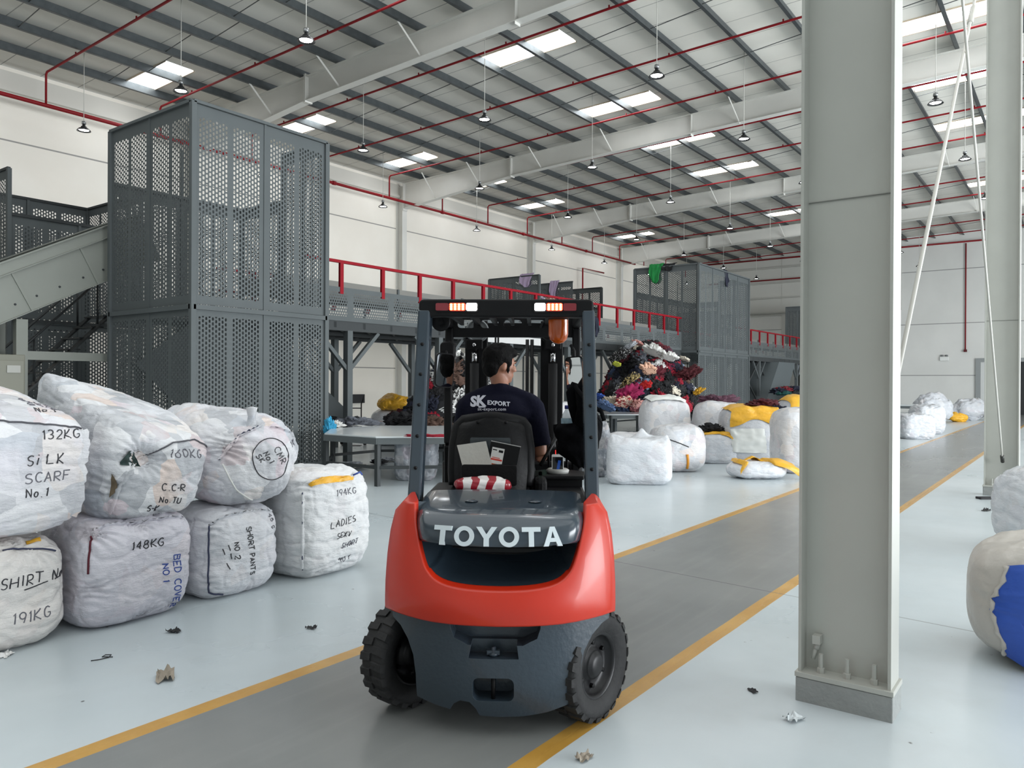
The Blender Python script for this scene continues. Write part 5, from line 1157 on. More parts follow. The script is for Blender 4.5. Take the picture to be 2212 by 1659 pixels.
# raised capital letters on the hood
L2 = {'T': [[(-.5, 1), (.5, 1), (.5, .76), (.14, .76), (.14, 0), (-.14, 0), (-.14, .76), (-.5, .76)]], 'Y': [[(-.56, 1), (-.26, 1), (0, .62), (.26, 1), (.56, 1), (.14, .40), (.14, 0), (-.14, 0), (-.14, .40)]],
      'A': [[(-.13, 1), (.13, 1), (.52, 0), (.23, 0), (.155, .2), (-.155, .2), (-.23, 0), (-.52, 0)]]}
hb = BVHTree.FromPolygons([v.co for v in hood.data.vertices], [p.vertices for p in hood.data.polygons])
for ch, lx in zip('TOYOTA', (-.265, -.160, -.054, .052, .157, .258)):
    hL, wL, z0 = .090, .088, .915
    b = MB(); M2 = Matrix.Translation((lx, 0, z0))
    hit = hb.ray_cast(Vector((lx, -1, z0 + .05)), Vector((0, 1, 0)), 3); yy = hit[0].y if hit[0] else .05
    ang = math.atan2(-(hit[1].x), -(hit[1].y)) if hit[0] else 0
    nz = abs(hit[1].z); Mt = Matrix.Translation((lx, yy - .0135, z0)) @ Matrix.Rotation(math.atan2(hit[1].x, -hit[1].y), 4, 'Z') @ Matrix.Rotation(-math.atan2(hit[1].z, abs(hit[1].y)) * .9, 4, 'X')
    if ch == 'O':
        N_ = 32; vs = []
        for r in (.5, .27):
            for yv in (-.006, .012):
                for k in range(N_): a = 2 * PI * k / N_; vs.append((r * wL * 1.08 * math.cos(a), yv, hL * (.5 + (r + (.02 if r > .4 else .03)) * math.sin(a))))
        fs = []
        for k in range(N_):
            k2 = (k + 1) % N_; fs += [(k, k2, 2 * N_ + k2, 2 * N_ + k), (k, N_ + k, N_ + k2, k2), (2 * N_ + k, 2 * N_ + k2, 3 * N_ + k2, 3 * N_ + k), (N_ + k, 3 * N_ + k, 3 * N_ + k2, N_ + k2)]
        b.add(vs, fs, False, Mt)
    elif ch == 'A':
        P_ = [(-.13, 1), (.13, 1), (.52, 0), (.25, 0), (.165, .22), (-.165, .22), (-.25, 0), (-.52, 0)]; H_ = [(0, .78), (.1, .42), (-.1, .42)]
        for (q) in ([(-.13, 1), (0, .78), (-.1, .42), (-.165, .22), (-.25, 0), (-.52, 0)], [(.13, 1), (.52, 0), (.25, 0), (.165, .22), (.1, .42), (0, .78)], [(-.13, 1), (.13, 1), (0, .78)], [(-.1, .42), (.1, .42), (.165, .22), (-.165, .22)]): b.prism([(u * wL, v * hL) for u, v in q], -.006, .012, 'y', Mt)
    else: b.prism([(u * wL, v * hL) for u, v in L2[ch][0]], -.006, .012, 'y', Mt)
    b.obj('raised_letter', mat('letter_grey', srgb(206, 216, 220), .35), T)
# lower counterweight casting: bent slab cut to outline, with recesses
yl = lambda x: .03 + .22 * (abs(x) / .55) ** 2.4
b = MB(); nx, nz = 40, 8; vs = []
for i in range(nx + 1):
    x = -.58 + 1.16 * i / nx
    for j in range(nz + 1): z = .06 + .53 * j / nz; vs.append((x, yl(x) + .05 * max(0, (.3 - z) / .2) ** 2, z))
    for j in range(nz + 1): z = .06 + .53 * j / nz; vs.append((x, .78, z))
w2 = 2 * (nz + 1); fs = []
for i in range(nx):
    for j in range(nz):
        fs.append((i * w2 + j, (i + 1) * w2 + j, (i + 1) * w2 + j + 1, i * w2 + j + 1)); fs.append((i * w2 + nz + 1 + j, i * w2 + nz + 2 + j, (i + 1) * w2 + nz + 2 + j, (i + 1) * w2 + nz + 1 + j))
    fs.append((i * w2, i * w2 + nz + 1, (i + 1) * w2 + nz + 1, (i + 1) * w2)); fs.append((i * w2 + nz, (i + 1) * w2 + nz, (i + 1) * w2 + 2 * nz + 1, i * w2 + 2 * nz + 1))
for i in (0, nx):
    for j in range(nz): fs.append((i * w2 + j, i * w2 + j + 1, i * w2 + nz + 2 + j, i * w2 + nz + 1 + j))
cast = b.add(vs, fs).obj('counterweight_casting', m_cw, T)
outl = [(-.535, .572), (-.525, .525), (-.48, .495), (-.44, .44), (-.41, .37), (-.396, .28), (-.392, .165), (-.30, .142), (-.225, .13), (-.205, .165), (-.175, .185), (-.13, .18), (-.1, .145), (-.085, .108), (.0, .102), (.12, .106), (.235, .122), (.375, .16), (.388, .30), (.41, .40), (.45, .47), (.50, .515), (.535, .53), (.54, .572)]
def cutter(mb): o = mb.obj('cutter', m_cw); return o
carve(cast, [cutter(MB().prism(outl, -.3, 1.4, 'y'))], 'INTERSECT')
def rrect(x0, x1, z0, z1, r, n=5):
    P = []
    for cx_, cz_, a0 in ((x1 - r, z1 - r, 0), (x0 + r, z1 - r, 90), (x0 + r, z0 + r, 180), (x1 - r, z0 + r, 270)):
        for k in range(n + 1): a = math.radians(a0 + 90 * k / n); P.append((cx_ + r * math.cos(a), cz_ + r * math.sin(a)))
    return P
carve(cast, [cutter(MB().prism([(-.225, .60), (-.222, .53), (-.205, .485), (-.17, .47), (-.14, .455), (.12, .455), (.15, .47), (.185, .485), (.2, .53), (.205, .60)], -.3, .16, 'y')), cutter(MB().prism([(-.135, .392), (-.12, .47), (.09, .47), (.10, .392)], -.3, .13, 'y')), cutter(MB().prism(rrect(-.115, .078, .19, .302, .03), -.3, .17, 'y'))])
for o_ in (cast,):
    smooth_by_angle(o_, 32); bv = o_.modifiers.new('bevel', 'BEVEL'); bv.width = .008; bv.segments = 2; bv.limit_method = 'ANGLE'; bv.angle_limit = math.radians(32)
MB().tube([(-.02, .08, .17), (-.02, .08, .32)], .011, 10).obj('tow_pin', m_blk, T)
MB().lathe([(0, 0), (.022, 0), (.022, .012), (.012, .014), (.012, .04), (0, .042)], 10, Matrix.Translation((-.02, .075, .395))).cbox((-.02, .08, .41), (.06, .03, .02)).obj('tow_pin_head', m_cw, T)
for sx in (-.13, .10): MB().tube([(sx, .12, .545), (sx + .05, .14, .535)], .014, 8).obj('exhaust_stub', mat('stub_metal', srgb(120, 120, 116), .4, .6), T)
# steered rear wheels
def wheel(parent, x, y, R, wd, rot, steer=True):
    o = bpy.data.objects.new('wheel', None); C.objects.link(o); o.parent = parent; o.location = (x, y, R); o.rotation_euler = (0, 0, rot)
    A = Matrix.Rotation(PI / 2, 4, 'Y')    # lathe z -> local x
    h = wd / 2
    MB().lathe([(R * .60, -h * .72), (R * .66, -h * .86), (R * .80, -h), (R * .93, -h * .92), (R * .965, -h * .7), (R * .965, h * .7), (R * .93, h * .92), (R * .80, h), (R * .66, h * .86), (R * .60, h * .72)], 48, A).obj('tyre', m_rub, o)
    b = MB(); NL = 22
    for k in range(NL):
        for s in (-1, 1):
            a = 2 * PI * (k + (.5 if s > 0 else 0)) / NL; M_ = Matrix.Rotation(a, 4, 'X')
            v = [(s * h * .06, -.023, R * .94), (s * h * 1.0, -.03, R * .90), (s * h * 1.0, .018, R * .90), (s * h * .06, .023, R * .94), (s * h * .06, -.017, R * 1.0), (s * h * .9, -.024, R * .992), (s * h * .9, .012, R * .992), (s * h * .06, .017, R * 1.0)]
            b.add(v, [(0, 1, 2, 3), (4, 7, 6, 5), (0, 4, 5, 1), (1, 5, 6, 2), (2, 6, 7, 3), (3, 7, 4, 0)], False, M_)
    b.obj('tread', m_rub, o)
    MB().lathe([(R * .60, -h * .72), (R * .56, -h * .6), (R * .54, 0), (R * .30, h * .15), (R * .26, h * .2), (R * .26, h * .45), (R * .2, h * .5), (R * .16, h * .5), (0, h * .5)], 32, A).obj('rim', mat('rim_black', srgb(28, 28, 30), .42, .3), o)
    MB().lathe([(R * .60, h * .72), (R * .565, h * .74), (R * .53, h * .55), (R * .5, h * .2), (R * .36, h * .12), (R * .3, h * .2), (R * .2, h * .62), (R * .15, h * .7), (0, h * .7)], 32, A).obj('hub', MATS['rim_black'], o)
    for k in range(6): a = 2 * PI * k / 6; MB().lathe([(0, 0), (.012, 0), (.012, .018), (0, .02)], 6, A @ Matrix.Translation((R * .40 * math.cos(a), R * .40 * math.sin(a), h * .12)), False).obj('wheel_nut', m_blk, o)
    return o
wheel(T, -.486, .47, .272, .165, -math.radians(36)); wheel(T, .446, .335, .272, .165, -math.radians(36))
MB().tube([(-.42, .42, .26), (.40, .40, .26)], .05, 10).cbox((0, .5, .3), (.5, .2, .16)).obj('steer_axle', m_blk, T)
wheel(T, -.50, 2.12, .34, .24, 0); wheel(T, .50, 2.12, .34, .24, 0)
# chassis, floor, fuel and hydraulic side tanks, cowl
b = MB().box(-.42, .42, .75, 2.2, .26, .5).box(-.54, .54, .95, 1.75, .30, .56).box(-.5, .5, 1.55, 2.0, .56, .60).box(-.47, .47, .62, 1.45, .56, 1.03)
b.obj('chassis', m_blk, T, bevel=.02)
MB().box(-.5, .5, 1.93, 1.99, .58, 1.12).obj('cowl', m_blk, T, bevel=.02)
for s in (-1, 1): MB().beam((s * .56, 1.75, 2.12 * 0 + .72), (s * .56, 2.5, .74), .18, .02).beam((s * .52, 1.95, .55), (s * .56, 1.78, .74), .16, .02).obj('fender', m_dk, T)
MB().prism([(.15, 1.25), (.47, 1.25), (.5, 1.5), (.42, 1.6), (.22, 1.6), (.12, 1.5)], 1.075, 1.10, 'z').obj('side_console', m_vin, T, bevel=.008)
MB().box(.2, .46, 1.28, 1.55, .58, 1.075).obj('console_box', m_blk, T)
o = MB().lathe([(0, .012), (.034, .012), (.036, 0), (.03, -.03), (0, -.03)], 24, Matrix.Translation((.345, 1.25, .985)) @ Matrix.Rotation(PI / 2, 4, 'X')).obj('gas_gauge', m_blk, T)
MB().lathe([(0, .014), (.03, .014), (.031, .012)], 24, Matrix.Translation((.345, 1.25, .985)) @ Matrix.Rotation(PI / 2, 4, 'X')).obj('gauge_face', mat('gauge_white', srgb(214, 214, 208), .4), o)
MB().beam((.345 - .015, 1.233, .975), (.345 + .014, 1.233, .996), .002, .004).obj('gauge_needle', m_blk, o)
# instrument lights
o = MB().box(.10, .52, 1.70, 1.76, 1.17, 1.24).obj('instrument_panel', m_blk, T, bevel=.01)
MB().lathe([(0, .004), (.008, .003), (.009, 0)], 10, Matrix.Translation((.22, 1.70, 1.205)) @ Matrix.Rotation(PI / 2, 4, 'X')).obj('green_indicator', mat('green_led', (.1, 1, .6), .4, emit=((.15, 1, .6), 3)), o)
MB().lathe([(0, .004), (.008, .003), (.009, 0)], 10, Matrix.Translation((.245, 1.70, 1.205)) @ Matrix.Rotation(PI / 2, 4, 'X')).obj('green_indicator', MATS['green_led'], o)
b = MB()
for k in range(4): b.box(.30 + k * .03, .318 + k * .03, 1.697, 1.70, 1.19, 1.222)
b.obj('red_readout', mat('red_led', (.6, .02, .02), .4, emit=((1, .05, .05), .5)), o)
# steering wheel, column, levers
MB().tube([(-.06, 1.86, .8), (-.06, 1.68, 1.14)], .035, 10).obj('steering_column', m_blk, T)
Mw = Matrix.Translation((-.06, 1.66, 1.17)) @ Matrix.Rotation(math.radians(28), 4, 'X')
MB().tube([Mw @ Vector((.16 * math.cos(2 * PI * k / 28), .16 * math.sin(2 * PI * k / 28), 0)) for k in range(29)], .013, 8, False).tube([Mw @ Vector((-.15, 0, 0)), Mw @ Vector((.15, 0, 0))], .011, 6).obj('steering_wheel', m_vin, T)
for k in range(3): MB().tube([(.26 + .06 * k, 1.66, 1.08), (.25 + .06 * k, 1.56, 1.27 + .02 * k)], .009, 8).lathe([(0, .035), (.018, .025), (.02, 0), (.012, -.02)], 10, Matrix.Translation((.25 + .06 * k, 1.56, 1.29 + .02 * k))).obj('lever', m_blk, T)
MB().tube([(.20, 1.3, 1.16), (.32, 1.42, 1.36)], .012, 8).lathe([(0, .03), (.017, .02), (.018, 0), (.01, -.02)], 10, Matrix.Translation((.325, 1.425, 1.37))).obj('lever', m_blk, T)
# overhead guard
def pillar(pts, w_, d_, nm, holes=False):
    b = MB()
    for i in range(len(pts) - 1): b.beam(pts[i], pts[i + 1], w_, d_, up=(0, 1, 0))
    return b.obj(nm, m_dk, T, bevel=.012)
for s in (-1, 1):
    p = pillar([(s * .474, .58, 1.03), (s * .462, .84, 2.08)], .072, .11, 'rear_pillar')
    for k in range(5): 
        t = .18 + k * .16; MB().lathe([(0, .006), (.009, .006), (.01, 0)], 10, Matrix.Translation((s * (.474 - .012 * t), .58 + .26 * t - .058, 1.03 + 1.05 * t)) @ Matrix.Rotation(PI / 2, 4, 'X')).obj('pillar_bolt', m_blk, p)
    b = MB()
    for a_, c_ in (((s * .45, 1.93, 2.06), (s * .45, 1.86, 1.75)), ((s * .45, 1.86, 1.75), (s * .44, 1.80, 1.25)), ((s * .44, 1.80, 1.25), (s * .46, 2.0, .72))): b.beam(a_, c_, .055, .07, up=(0, 1, 0))
    b.obj('front_pillar', m_blk, T, bevel=.01)
    MB().beam((s * .462, .84, 2.10), (s * .45, 1.95, 2.10), .06, .07).obj('roof_rail', m_blk, T, bevel=.012)
MB().prism(rrect(-.492, .492, 2.048, 2.148, .028), .785, .885, 'y').obj('rear_header', m_blk, T, bevel=.01)
for k in range(7): x = -.36 + .12 * k; MB().box(x - .011, x + .011, .88, 1.95, 2.085, 2.125).obj('roof_bar', m_blk, T)
fh = MB().box(-.47, .47, 1.92, 1.96, 2.0, 2.15).obj('front_header', m_blk, T)
carve(fh, [cutter(MB().prism(rrect(-.395 + .165 * k, -.265 + .165 * k, 2.065, 2.125, .028), 1.8, 2.1, 'y')) for k in range(5)])
# combined light bars
def lens(nm, x0, x1, mt, z0=2.082, z1=2.124): return MB().prism(rrect(x0, x1, z0, z1, .008, 3), .772, .79, 'y').obj(nm, mt, bar)
m_rdim = mat('red_lens', srgb(120, 22, 34), .2, coat=.5); m_ron = mat('red_lamp_lit', (1, .1, .03), .3, emit=((1, .02, .015), 5)); m_won = mat('white_lamp_lit', (1, 1, 1), .3, emit=((1, .97, .92), 18))
m_ryel = mat('red_led_core', (1, .6, .1), .3, emit=((1, .42, .09), 9))
for s in (-1, 1):
    bar = MB().prism(rrect(min(s * .40, s * .155), max(s * .40, s * .155), 2.074, 2.132, .012, 3), .778, .80, 'y').obj('light_bar', m_blk, T)
    X = lambda a, c_: (min(s * a, s * c_), max(s * a, s * c_))
    lens('turn_lens', *X(.395, .322), m_rdim); lens('brake_lamp', *X(.318, .228), m_ron); lens('reversing_lamp', *X(.222, .162), m_won)
    b = MB()
    for i in range(4):
        for j in range(3): b.lathe([(0, .003), (.0065, .002), (.0075, 0)], 8, Matrix.Translation((s * (.307 - i * .022), .772, 2.091 + j * .012)) @ Matrix.Rotation(PI / 2, 4, 'X'))
    b.obj('led_cluster', m_ryel, bar)
# beacon and reversing horn under the roof
o = MB().lathe([(0, .02), (.062, .02), (.062, -.012), (0, -.012)], 24, Matrix.Translation((.30, .98, 2.06))).obj('beacon_base', m_blk, T)
MB().lathe([(.058, 0), (.058, -.085), (.050, -.115), (.03, -.135), (0, -.142)], 28, Matrix.Translation((.30, .98, 2.048))).obj('beacon_dome', mat('amber_dome', srgb(214, 96, 20), .18, coat=.5, trans=.35), o)
o = MB().lathe([(0, -.05), (.03, -.05), (.034, -.02), (.052, 0), (.055, .02), (.048, .024), (.02, .01), (0, .012)], 24, Matrix.Translation((-.385, .95, 2.03)) @ Matrix.Rotation(PI / 2, 4, 'X')).obj('reversing_horn', m_blk, T)
MB().box(-.395, -.375, .93, .97, 2.03, 2.1).obj('bracket', m_blk, o)
# mirrors
m_mir = mat('mirror_glass', srgb(225, 228, 230), .02, 1.0)
for s, x, z in ((-1, -.455, 1.76), (1, .43, 1.74)):
    MY = Matrix.Translation((x, 1.70, z)) @ Matrix.Rotation(math.radians(-26 * s), 4, 'Z')
    o = MB().prism(rrect(-.066, .066, -.118, .118, .028), 0, .035, 'y', MY @ Matrix.Rotation(math.radians(-4 * s), 4, 'Y')).obj('mirror_housing', m_blk, T)
    MB().prism(rrect(-.060, .060, -.110, .110, .025), -.003, .002, 'y', MY @ Matrix.Rotation(math.radians(-4 * s), 4, 'Y')).obj('mirror_glass', m_mir, o)
    MB().tube([(x, 1.74, z + .02), (x, 1.8, z + .16), (x - s * .02, 1.84, z + .2)], .012, 8).obj('mirror_arm', m_blk, o)
MB().prism(rrect(-.50, -.40, 1.84, 1.96, .03), 1.78, 1.9, 'y').obj('head_lamp_back', m_blk, T, bevel=.01)
# mast
m_mast = mat('mast_black', srgb(12, 12, 14), .5, spec=.2)
mast = bpy.data.objects.new('mast', None); C.objects.link(mast); mast.parent = T; mast.location = (0, 2.25, 0)
for s in (-1, 1):
    MB().box(s * .365 - .0, s * .365 - s * .085, -.05, .07, .12, 2.1).obj('outer_channel', m_mast, mast, bevel=.006)
    MB().box(s * .275, s * .20, -.035, .05, .14, 2.14).obj('inner_channel', m_mast, mast, bevel=.006)
    MB().tube([(s * .29, -.10, .3), (s * .29, -.10, 1.82)], .034, 14).obj('lift_cylinder', m_mast, mast)
    MB().tube([(s * .29, -.10, 1.82), (s * .29, -.10, 1.91)], .02, 12).obj('cylinder_rod', m_chr, mast)
    MB().cbox((s * .29, -.10, 1.96), (.12, .07, .07)).obj('cylinder_head', m_mast, mast, bevel=.006)
    MB().lathe([(0, .008), (.012, .008), (.014, 0)], 12, Matrix.Translation((s * .29, -.137, 1.955)) @ Matrix.Rotation(PI / 2, 4, 'X')).obj('head_bolt', m_chr, mast)
for s, mt_ in ((-1, mat('sheave_grey', srgb(132, 136, 138), .35, .5)), (1, m_mast)):
    A = Matrix.Translation((s * .27, -.10, 2.06)) @ Matrix.Rotation(PI / 2, 4, 'X')
    o = MB().lathe([(.072, -.022), (.086, -.022), (.086, -.012), (.078, 0), (.086, .012), (.086, .022), (.072, .022), (.068, .012), (.068, -.012), (.072, -.022)], 32, A).lathe([(0, .012), (.068, .012), (.068, -.012), (0, -.012)], 32, A).obj('chain_sheave', mt_, mast)
    MB().lathe([(0, .03), (.018, .03), (.02, .012)], 16, A).obj('sheave_pin', m_chr, o)
    MB().box(s * .27 - .025, s * .27 + .025, -.135, -.122, 2.05, 2.16).obj('sheave_bracket', m_mast, o)
for z in (.35, 1.25, 2.08): MB().box(-.36, .36, .05, .08, z - .05, z + .05).obj('cross_tie', m_mast, mast)
for x in (.10, .135): MB().tube([(x, -.05, .5), (x, -.05, 2.0)], .013, 8).obj('hose', m_blk, mast)
for x in (-.14, -.12): MB().tube([(x, .0, .5), (x, .0, 2.05)], .008, 6).obj('lift_chain', m_blk, mast)
car = MB().box(-.5, .5, .16, .20, .18, .26).box(-.5, .5, .16, .20, .52, .60)
for k in range(7): car.box(-.48 + .16 * k - .012, -.48 + .16 * k + .012, .16, .19, .2, .7)
car.obj('fork_carriage', m_mast, mast)
for s in (-1, 1): MB().prism([(.20, .62), (.24, .62), (.24, .10), (1.25, .055), (1.25, .04), (.20, .04)], s * .22 - .055, s * .22 + .055, 'x').obj('fork', m_mast, mast)
# seat
seat = bpy.data.objects.new('seat', None); C.objects.link(seat); seat.parent = T; seat.location = (-.10, 1.0, 1.0)
def sback(u, v):     # back shell, seen from behind
    x = (u - .5) * 2; z = v * .465; wd = .222 * (1 - .13 * max(0, v - .6) ** 1.0 / .4 - .05 * max(0, .3 - v) / .3); xx = x * wd
    if v > .86: xx = x * wd * (1 - .6 * ((v - .86) / .14) ** 2.4)
    return (xx, .02 + .06 * (abs(x) ** 3) + .10 * v - .02 * math.sin(PI * v) - .02 * (1 - abs(x) ** 4), z)
b = MB().grid(sback, 28, 26); b.grid(lambda u, v: (lambda q: (q[0] * .97, q[1] + .10 + .03 * (1 - (u * 2 - 1) ** 2), q[2]))(sback(u, v)), 28, 26)
o = b.obj('backrest', m_vin, seat); 
MB().grid(lambda u, v: (lambda q: (q[0] * 1.02, q[1] - .012 + .14 * (v - .5) , q[2] + .0))(sback(u, 1.0 if False else .90 + .1 * math.sin(PI * v))), 28, 10)
MB().tube([Vector(sback(u / 40, .985)) * 1 + Vector((0, .05, .0)) if False else (lambda q: (q[0], q[1] + .05, q[2]))(sback(*( (0.0, .12 + .8 * (i / 13)) if i < 13 else ((i - 13) / 14, .94 + .05 * math.sin(PI * (i - 13) / 14)) if i < 27 else (1.0, .92 - .8 * ((i - 27) / 13)) ))) for i in range(41)], .044, 12).obj('bolster', m_vin, seat)
MB().prism(rrect(-.165, .165, .075, .20, .02), -.055, -.01, 'y').obj('map_pocket', m_vin, seat, bevel=.006)
MB().prism(rrect(-.12, .12, .275, .35, .01), .03, .05, 'y').obj('seat_label_plate', mat('plate_dark', srgb(52, 58, 62), .3), seat)
MB().box(-.25, .25, .12, .60, -.06, .06).obj('cushion', m_vin, seat, bevel=.04, seg=4)
for sx in (-.08, .09): MB().lathe([(0, .006), (.01, .005), (.011, 0)], 10, Matrix.Translation((sx, .088, .44)) @ Matrix.Rotation(PI / 2, 4, 'X')).obj('button', m_blk, seat)
MB().box(.26, .34, .1, .5, .0, .1).obj('hip_guard', m_vin, seat, bevel=.03)
# things lying in or on the truck ------------------------------------------------
def Lw(x, y, z): 
    c_, s_ = math.cos(TROT), math.sin(TROT); return (TQ.x + x * c_ - y * s_, TQ.y + x * s_ + y * c_, z)
o = thing('paper_folder', 'off-white folded paper stuck in the pocket on the seat back', 'paper', Lw(-.175, .955, 1.185), TROT)
MB().prism([(-.075, -.02), (.10, -.03), (.055, .15), (-.115, .125)], -.006, .004, 'y').obj('folder', mat('paper_grey', srgb(186, 184, 176), .7, bump=(14, .3)), o)
o = thing('cardboard_box', 'flat black box with a white price label in the seat back pocket', 'box', Lw(-.03, .975, 1.175), TROT)
Mt = Matrix.Rotation(math.radians(11), 4, 'Y'); MB().box(-.09, .085, -.01, .01, -.02, .145, Mt).obj('box', m_blk, o)
MB().box(-.09, .088, -.012, .012, .1448, .148, Mt).obj('lid_edge', mat('box_edge', srgb(150, 150, 148), .5), o)
lb = MB().box(-.075, -.002, -.0115, -.01, .02, .115, Mt).obj('price_label', mat('label_white', srgb(206, 206, 202), .6), o)
MB().box(-.072, -.005, -.0122, -.0115, .04, .05, Mt).box(-.066, -.02, -.0122, -.0115, .054, .058, Mt).obj('red_print', mat('label_red', srgb(196, 60, 44), .6), lb); MB().box(-.034, -.008, -.0122, -.0115, .09, .104, Mt).box(-.070, -.045, -.0122, -.0115, .098, .104, Mt).obj('black_print', m_blk, lb)
MB().box(-.075, -.002, -.0118, -.01, .008, .019, Mt).obj('orange_band', mat('label_orange', srgb(200, 88, 40), .6), o)
def swirl():
    mt, N = new_mat('red_white_film'); tc = N.n('ShaderNodeTexCoord'); wv = N.n('ShaderNodeTexWave', bands_direction='X'); wv.inputs['Scale'].default_value = 3.1; wv.inputs['Distortion'].default_value = 5; wv.inputs['Detail'].default_value = 2; wv.inputs['Detail Scale'].default_value = 1.4
    mp = N.n('ShaderNodeMapping'); mp.inputs['Rotation'].default_value = (0, 0, .8); N.l(tc.outputs['Object'], mp.inputs[0]); N.l(mp.outputs[0], wv.inputs['Vector'])
    N.l(N.mix(N.ss(.55, .62, wv.outputs['Fac']), srgb(224, 220, 218), srgb(150, 26, 42)), N.b.inputs['Base Color']); N.b.inputs['Roughness'].default_value = .25; return mt
x_, y_, z_ = Lw(-.125, .77, 1.06); B = Bale(local(x_, y_, TROT, .33, .16, .10, 1.055), 2.6, .02, .02, 61); B.build('plastic_parcel', 'red and white plastic parcel lying on the hood behind the seat', None, swirl(), 22, 'parcel')
o = thing('water_bottle', 'clear plastic water bottle with a blue cap standing right of the driver', 'bottle', Lw(.365, 1.23, 1.335), TROT)
m_pet = mat('bottle_plastic', srgb(196, 206, 210), .08, coat=.3); m_pet.node_tree.nodes['Principled BSDF'].inputs['Alpha'].default_value = .55
bt = MB().lathe([(0, 0), (.034, .002), (.038, .02), (.036, .05), (.039, .06), (.036, .085), (.039, .095), (.036, .12), (.03, .15), (.016, .175), (.015, .19), (0, .19)], 24).obj('bottle', m_pet, o)
MB().lathe([(.0395, .055), (.0395, .125)], 24).obj('label', mat('bottle_label', srgb(150, 176, 190), .4, var=(30, .4)), o)
MB().lathe([(0, .205), (.017, .205), (.018, .183), (0, .183)], 18).obj('cap', mat('cap_blue', srgb(34, 40, 110), .35), o)
o = thing('mobile_phone', 'white-framed mobile phone propped on the side console', 'phone', Lw(.31, 1.36, 1.10), TROT)
Mt = Matrix.Rotation(math.radians(-14), 4, 'X'); MB().prism(rrect(-.038, .038, .0, .125, .008), 0, .01, 'y', Mt).obj('body', MATS['white_plastic'], o); MB().box(-.033, .033, -.001, 0, .015, .108, Mt).obj('screen', mat('phone_screen', srgb(24, 26, 30), .1), o); MB().beam(Mt @ Vector((-.0, -.003, .02)), Mt @ Vector((.012, -.003, .085)), .018, .003, up=(0, 1, 0)).obj('screen_picture', mat('screen_blue', srgb(40, 84, 170), .2), o)
MB().lathe([(0, 0), (.07, 0), (.075, .02), (.06, .03), (0, .012)], 20, Matrix.Translation((0, .05, 0))).obj('tray', mat('tray_white', srgb(170, 170, 166), .5), o)
# black cloth bundle hung on the right pillar, holding the bottle
o = thing('jacket', 'black jacket bundled on the right guard pillar beside the driver', 'jacket', Lw(0, 0, 0), TROT)
m_jk = mat('jacket_black', srgb(9, 9, 12), .9, spec=.1, bump=(16, .5, 4))
def jk(u, v):
    a = u * 2 * PI; z = 1.455 - .30 * v; r = .125 * math.sin(PI * min(.97, .28 + v * .72)) ** .7
    r *= 1 + .30 * noise.noise(Vector((math.cos(a) * 1.6, math.sin(a) * 1.6, v * 4))) + .10 * math.sin(a * 5 + v * 6) - .12 * ridge((math.cos(a), math.sin(a), v), (2.4, 2.4, 1.6)) ** 2
    return (.425 + .03 * v + r * 1.0 * math.cos(a) + .03 * (1 - v) * math.cos(a), 1.20 + r * .9 * math.sin(a), z + .035 * math.cos(a) * (1 - v) + .02 * noise.noise(Vector((a, v, 3))))
MB().grid(jk, 48, 30).obj('jacket_body', m_jk, o)
MB().tube([(.475, 1.02, 1.71), (.455, 1.03, 1.64), (.465, 1.06, 1.54), (.47, 1.10, 1.44)], [.03, .055, .05, .07], 14).obj('sleeve', m_jk, o)
MB().tube([(.405, 1.10, 1.68), (.385, 1.10, 1.62), (.395, 1.12, 1.53), (.43, 1.14, 1.45)], [.02, .035, .03, .04], 12).obj('sleeve', m_jk, o)
MB().tube([(.40, 1.0, 1.66), (.47, .90, 1.56), (.535, .75, 1.52), (.55, .74, 1.47)], .012, 8).obj('strap', m_jk, o)
# ================================================================ DRIVER
P = thing('person', 'forklift driver in a dark navy T-shirt with white lettering, head turned right', 'person', (TQ.x, TQ.y, 0), TROT)
m_skin = mat('skin', srgb(150, 102, 80), .5, var=(20, .05)); m_hair = mat('hair', srgb(7, 6, 6), .75, spec=.15, bump=(60, .4)); m_shirt = mat('navy_shirt', srgb(14, 15, 32), .9, spec=.15, bump=(22, .35, 3)); m_trs = mat('dark_trousers', srgb(30, 32, 38), .8)
def blob(cc, rr_, rot=None, n=12):
    b = MB(); M_ = Matrix.Translation(cc) @ (rot if rot else Matrix()) @ Matrix.Diagonal((rr_[0], rr_[1], rr_[2], 1))
    v, f = cubesphere(n); b.add([M_ @ Vector(p).normalized() for p in v], f, True); return b
def fuse(name, mbs, mt, parent, vox, it=6):
    b = MB()
    for q in mbs: o_ = len(b.v); b.v += q.v; b.f += [[i + o_ for i in f] for f in q.f]; b.mi += [0] * len(q.f); b.sm += [True] * len(q.f)
    o = b.obj(name, mt, parent); r = o.modifiers.new('remesh', 'REMESH'); r.mode = 'VOXEL'; r.voxel_size = vox; s = o.modifiers.new('smooth', 'SMOOTH'); s.factor = .5; s.iterations = it
    bake(o); 
    for p in o.data.polygons: p.use_smooth = True
    if not o.data.materials: o.data.materials.append(mt)
    return o
def limb(pts, rs): return MB().tube(pts, rs, 14)
px_ = -.06                                   # body centre line
hc = Vector((px_ - .005, 1.42, 1.79)); HY = math.radians(-62)      # head centre, turned to his right
HM = Matrix.Translation(hc) @ Matrix.Rotation(HY, 4, 'Z') @ Matrix.Rotation(math.radians(-6), 4, 'X')   # head frame: +y = face direction
h = lambda x, y, z: HM @ Vector((x, y, z))
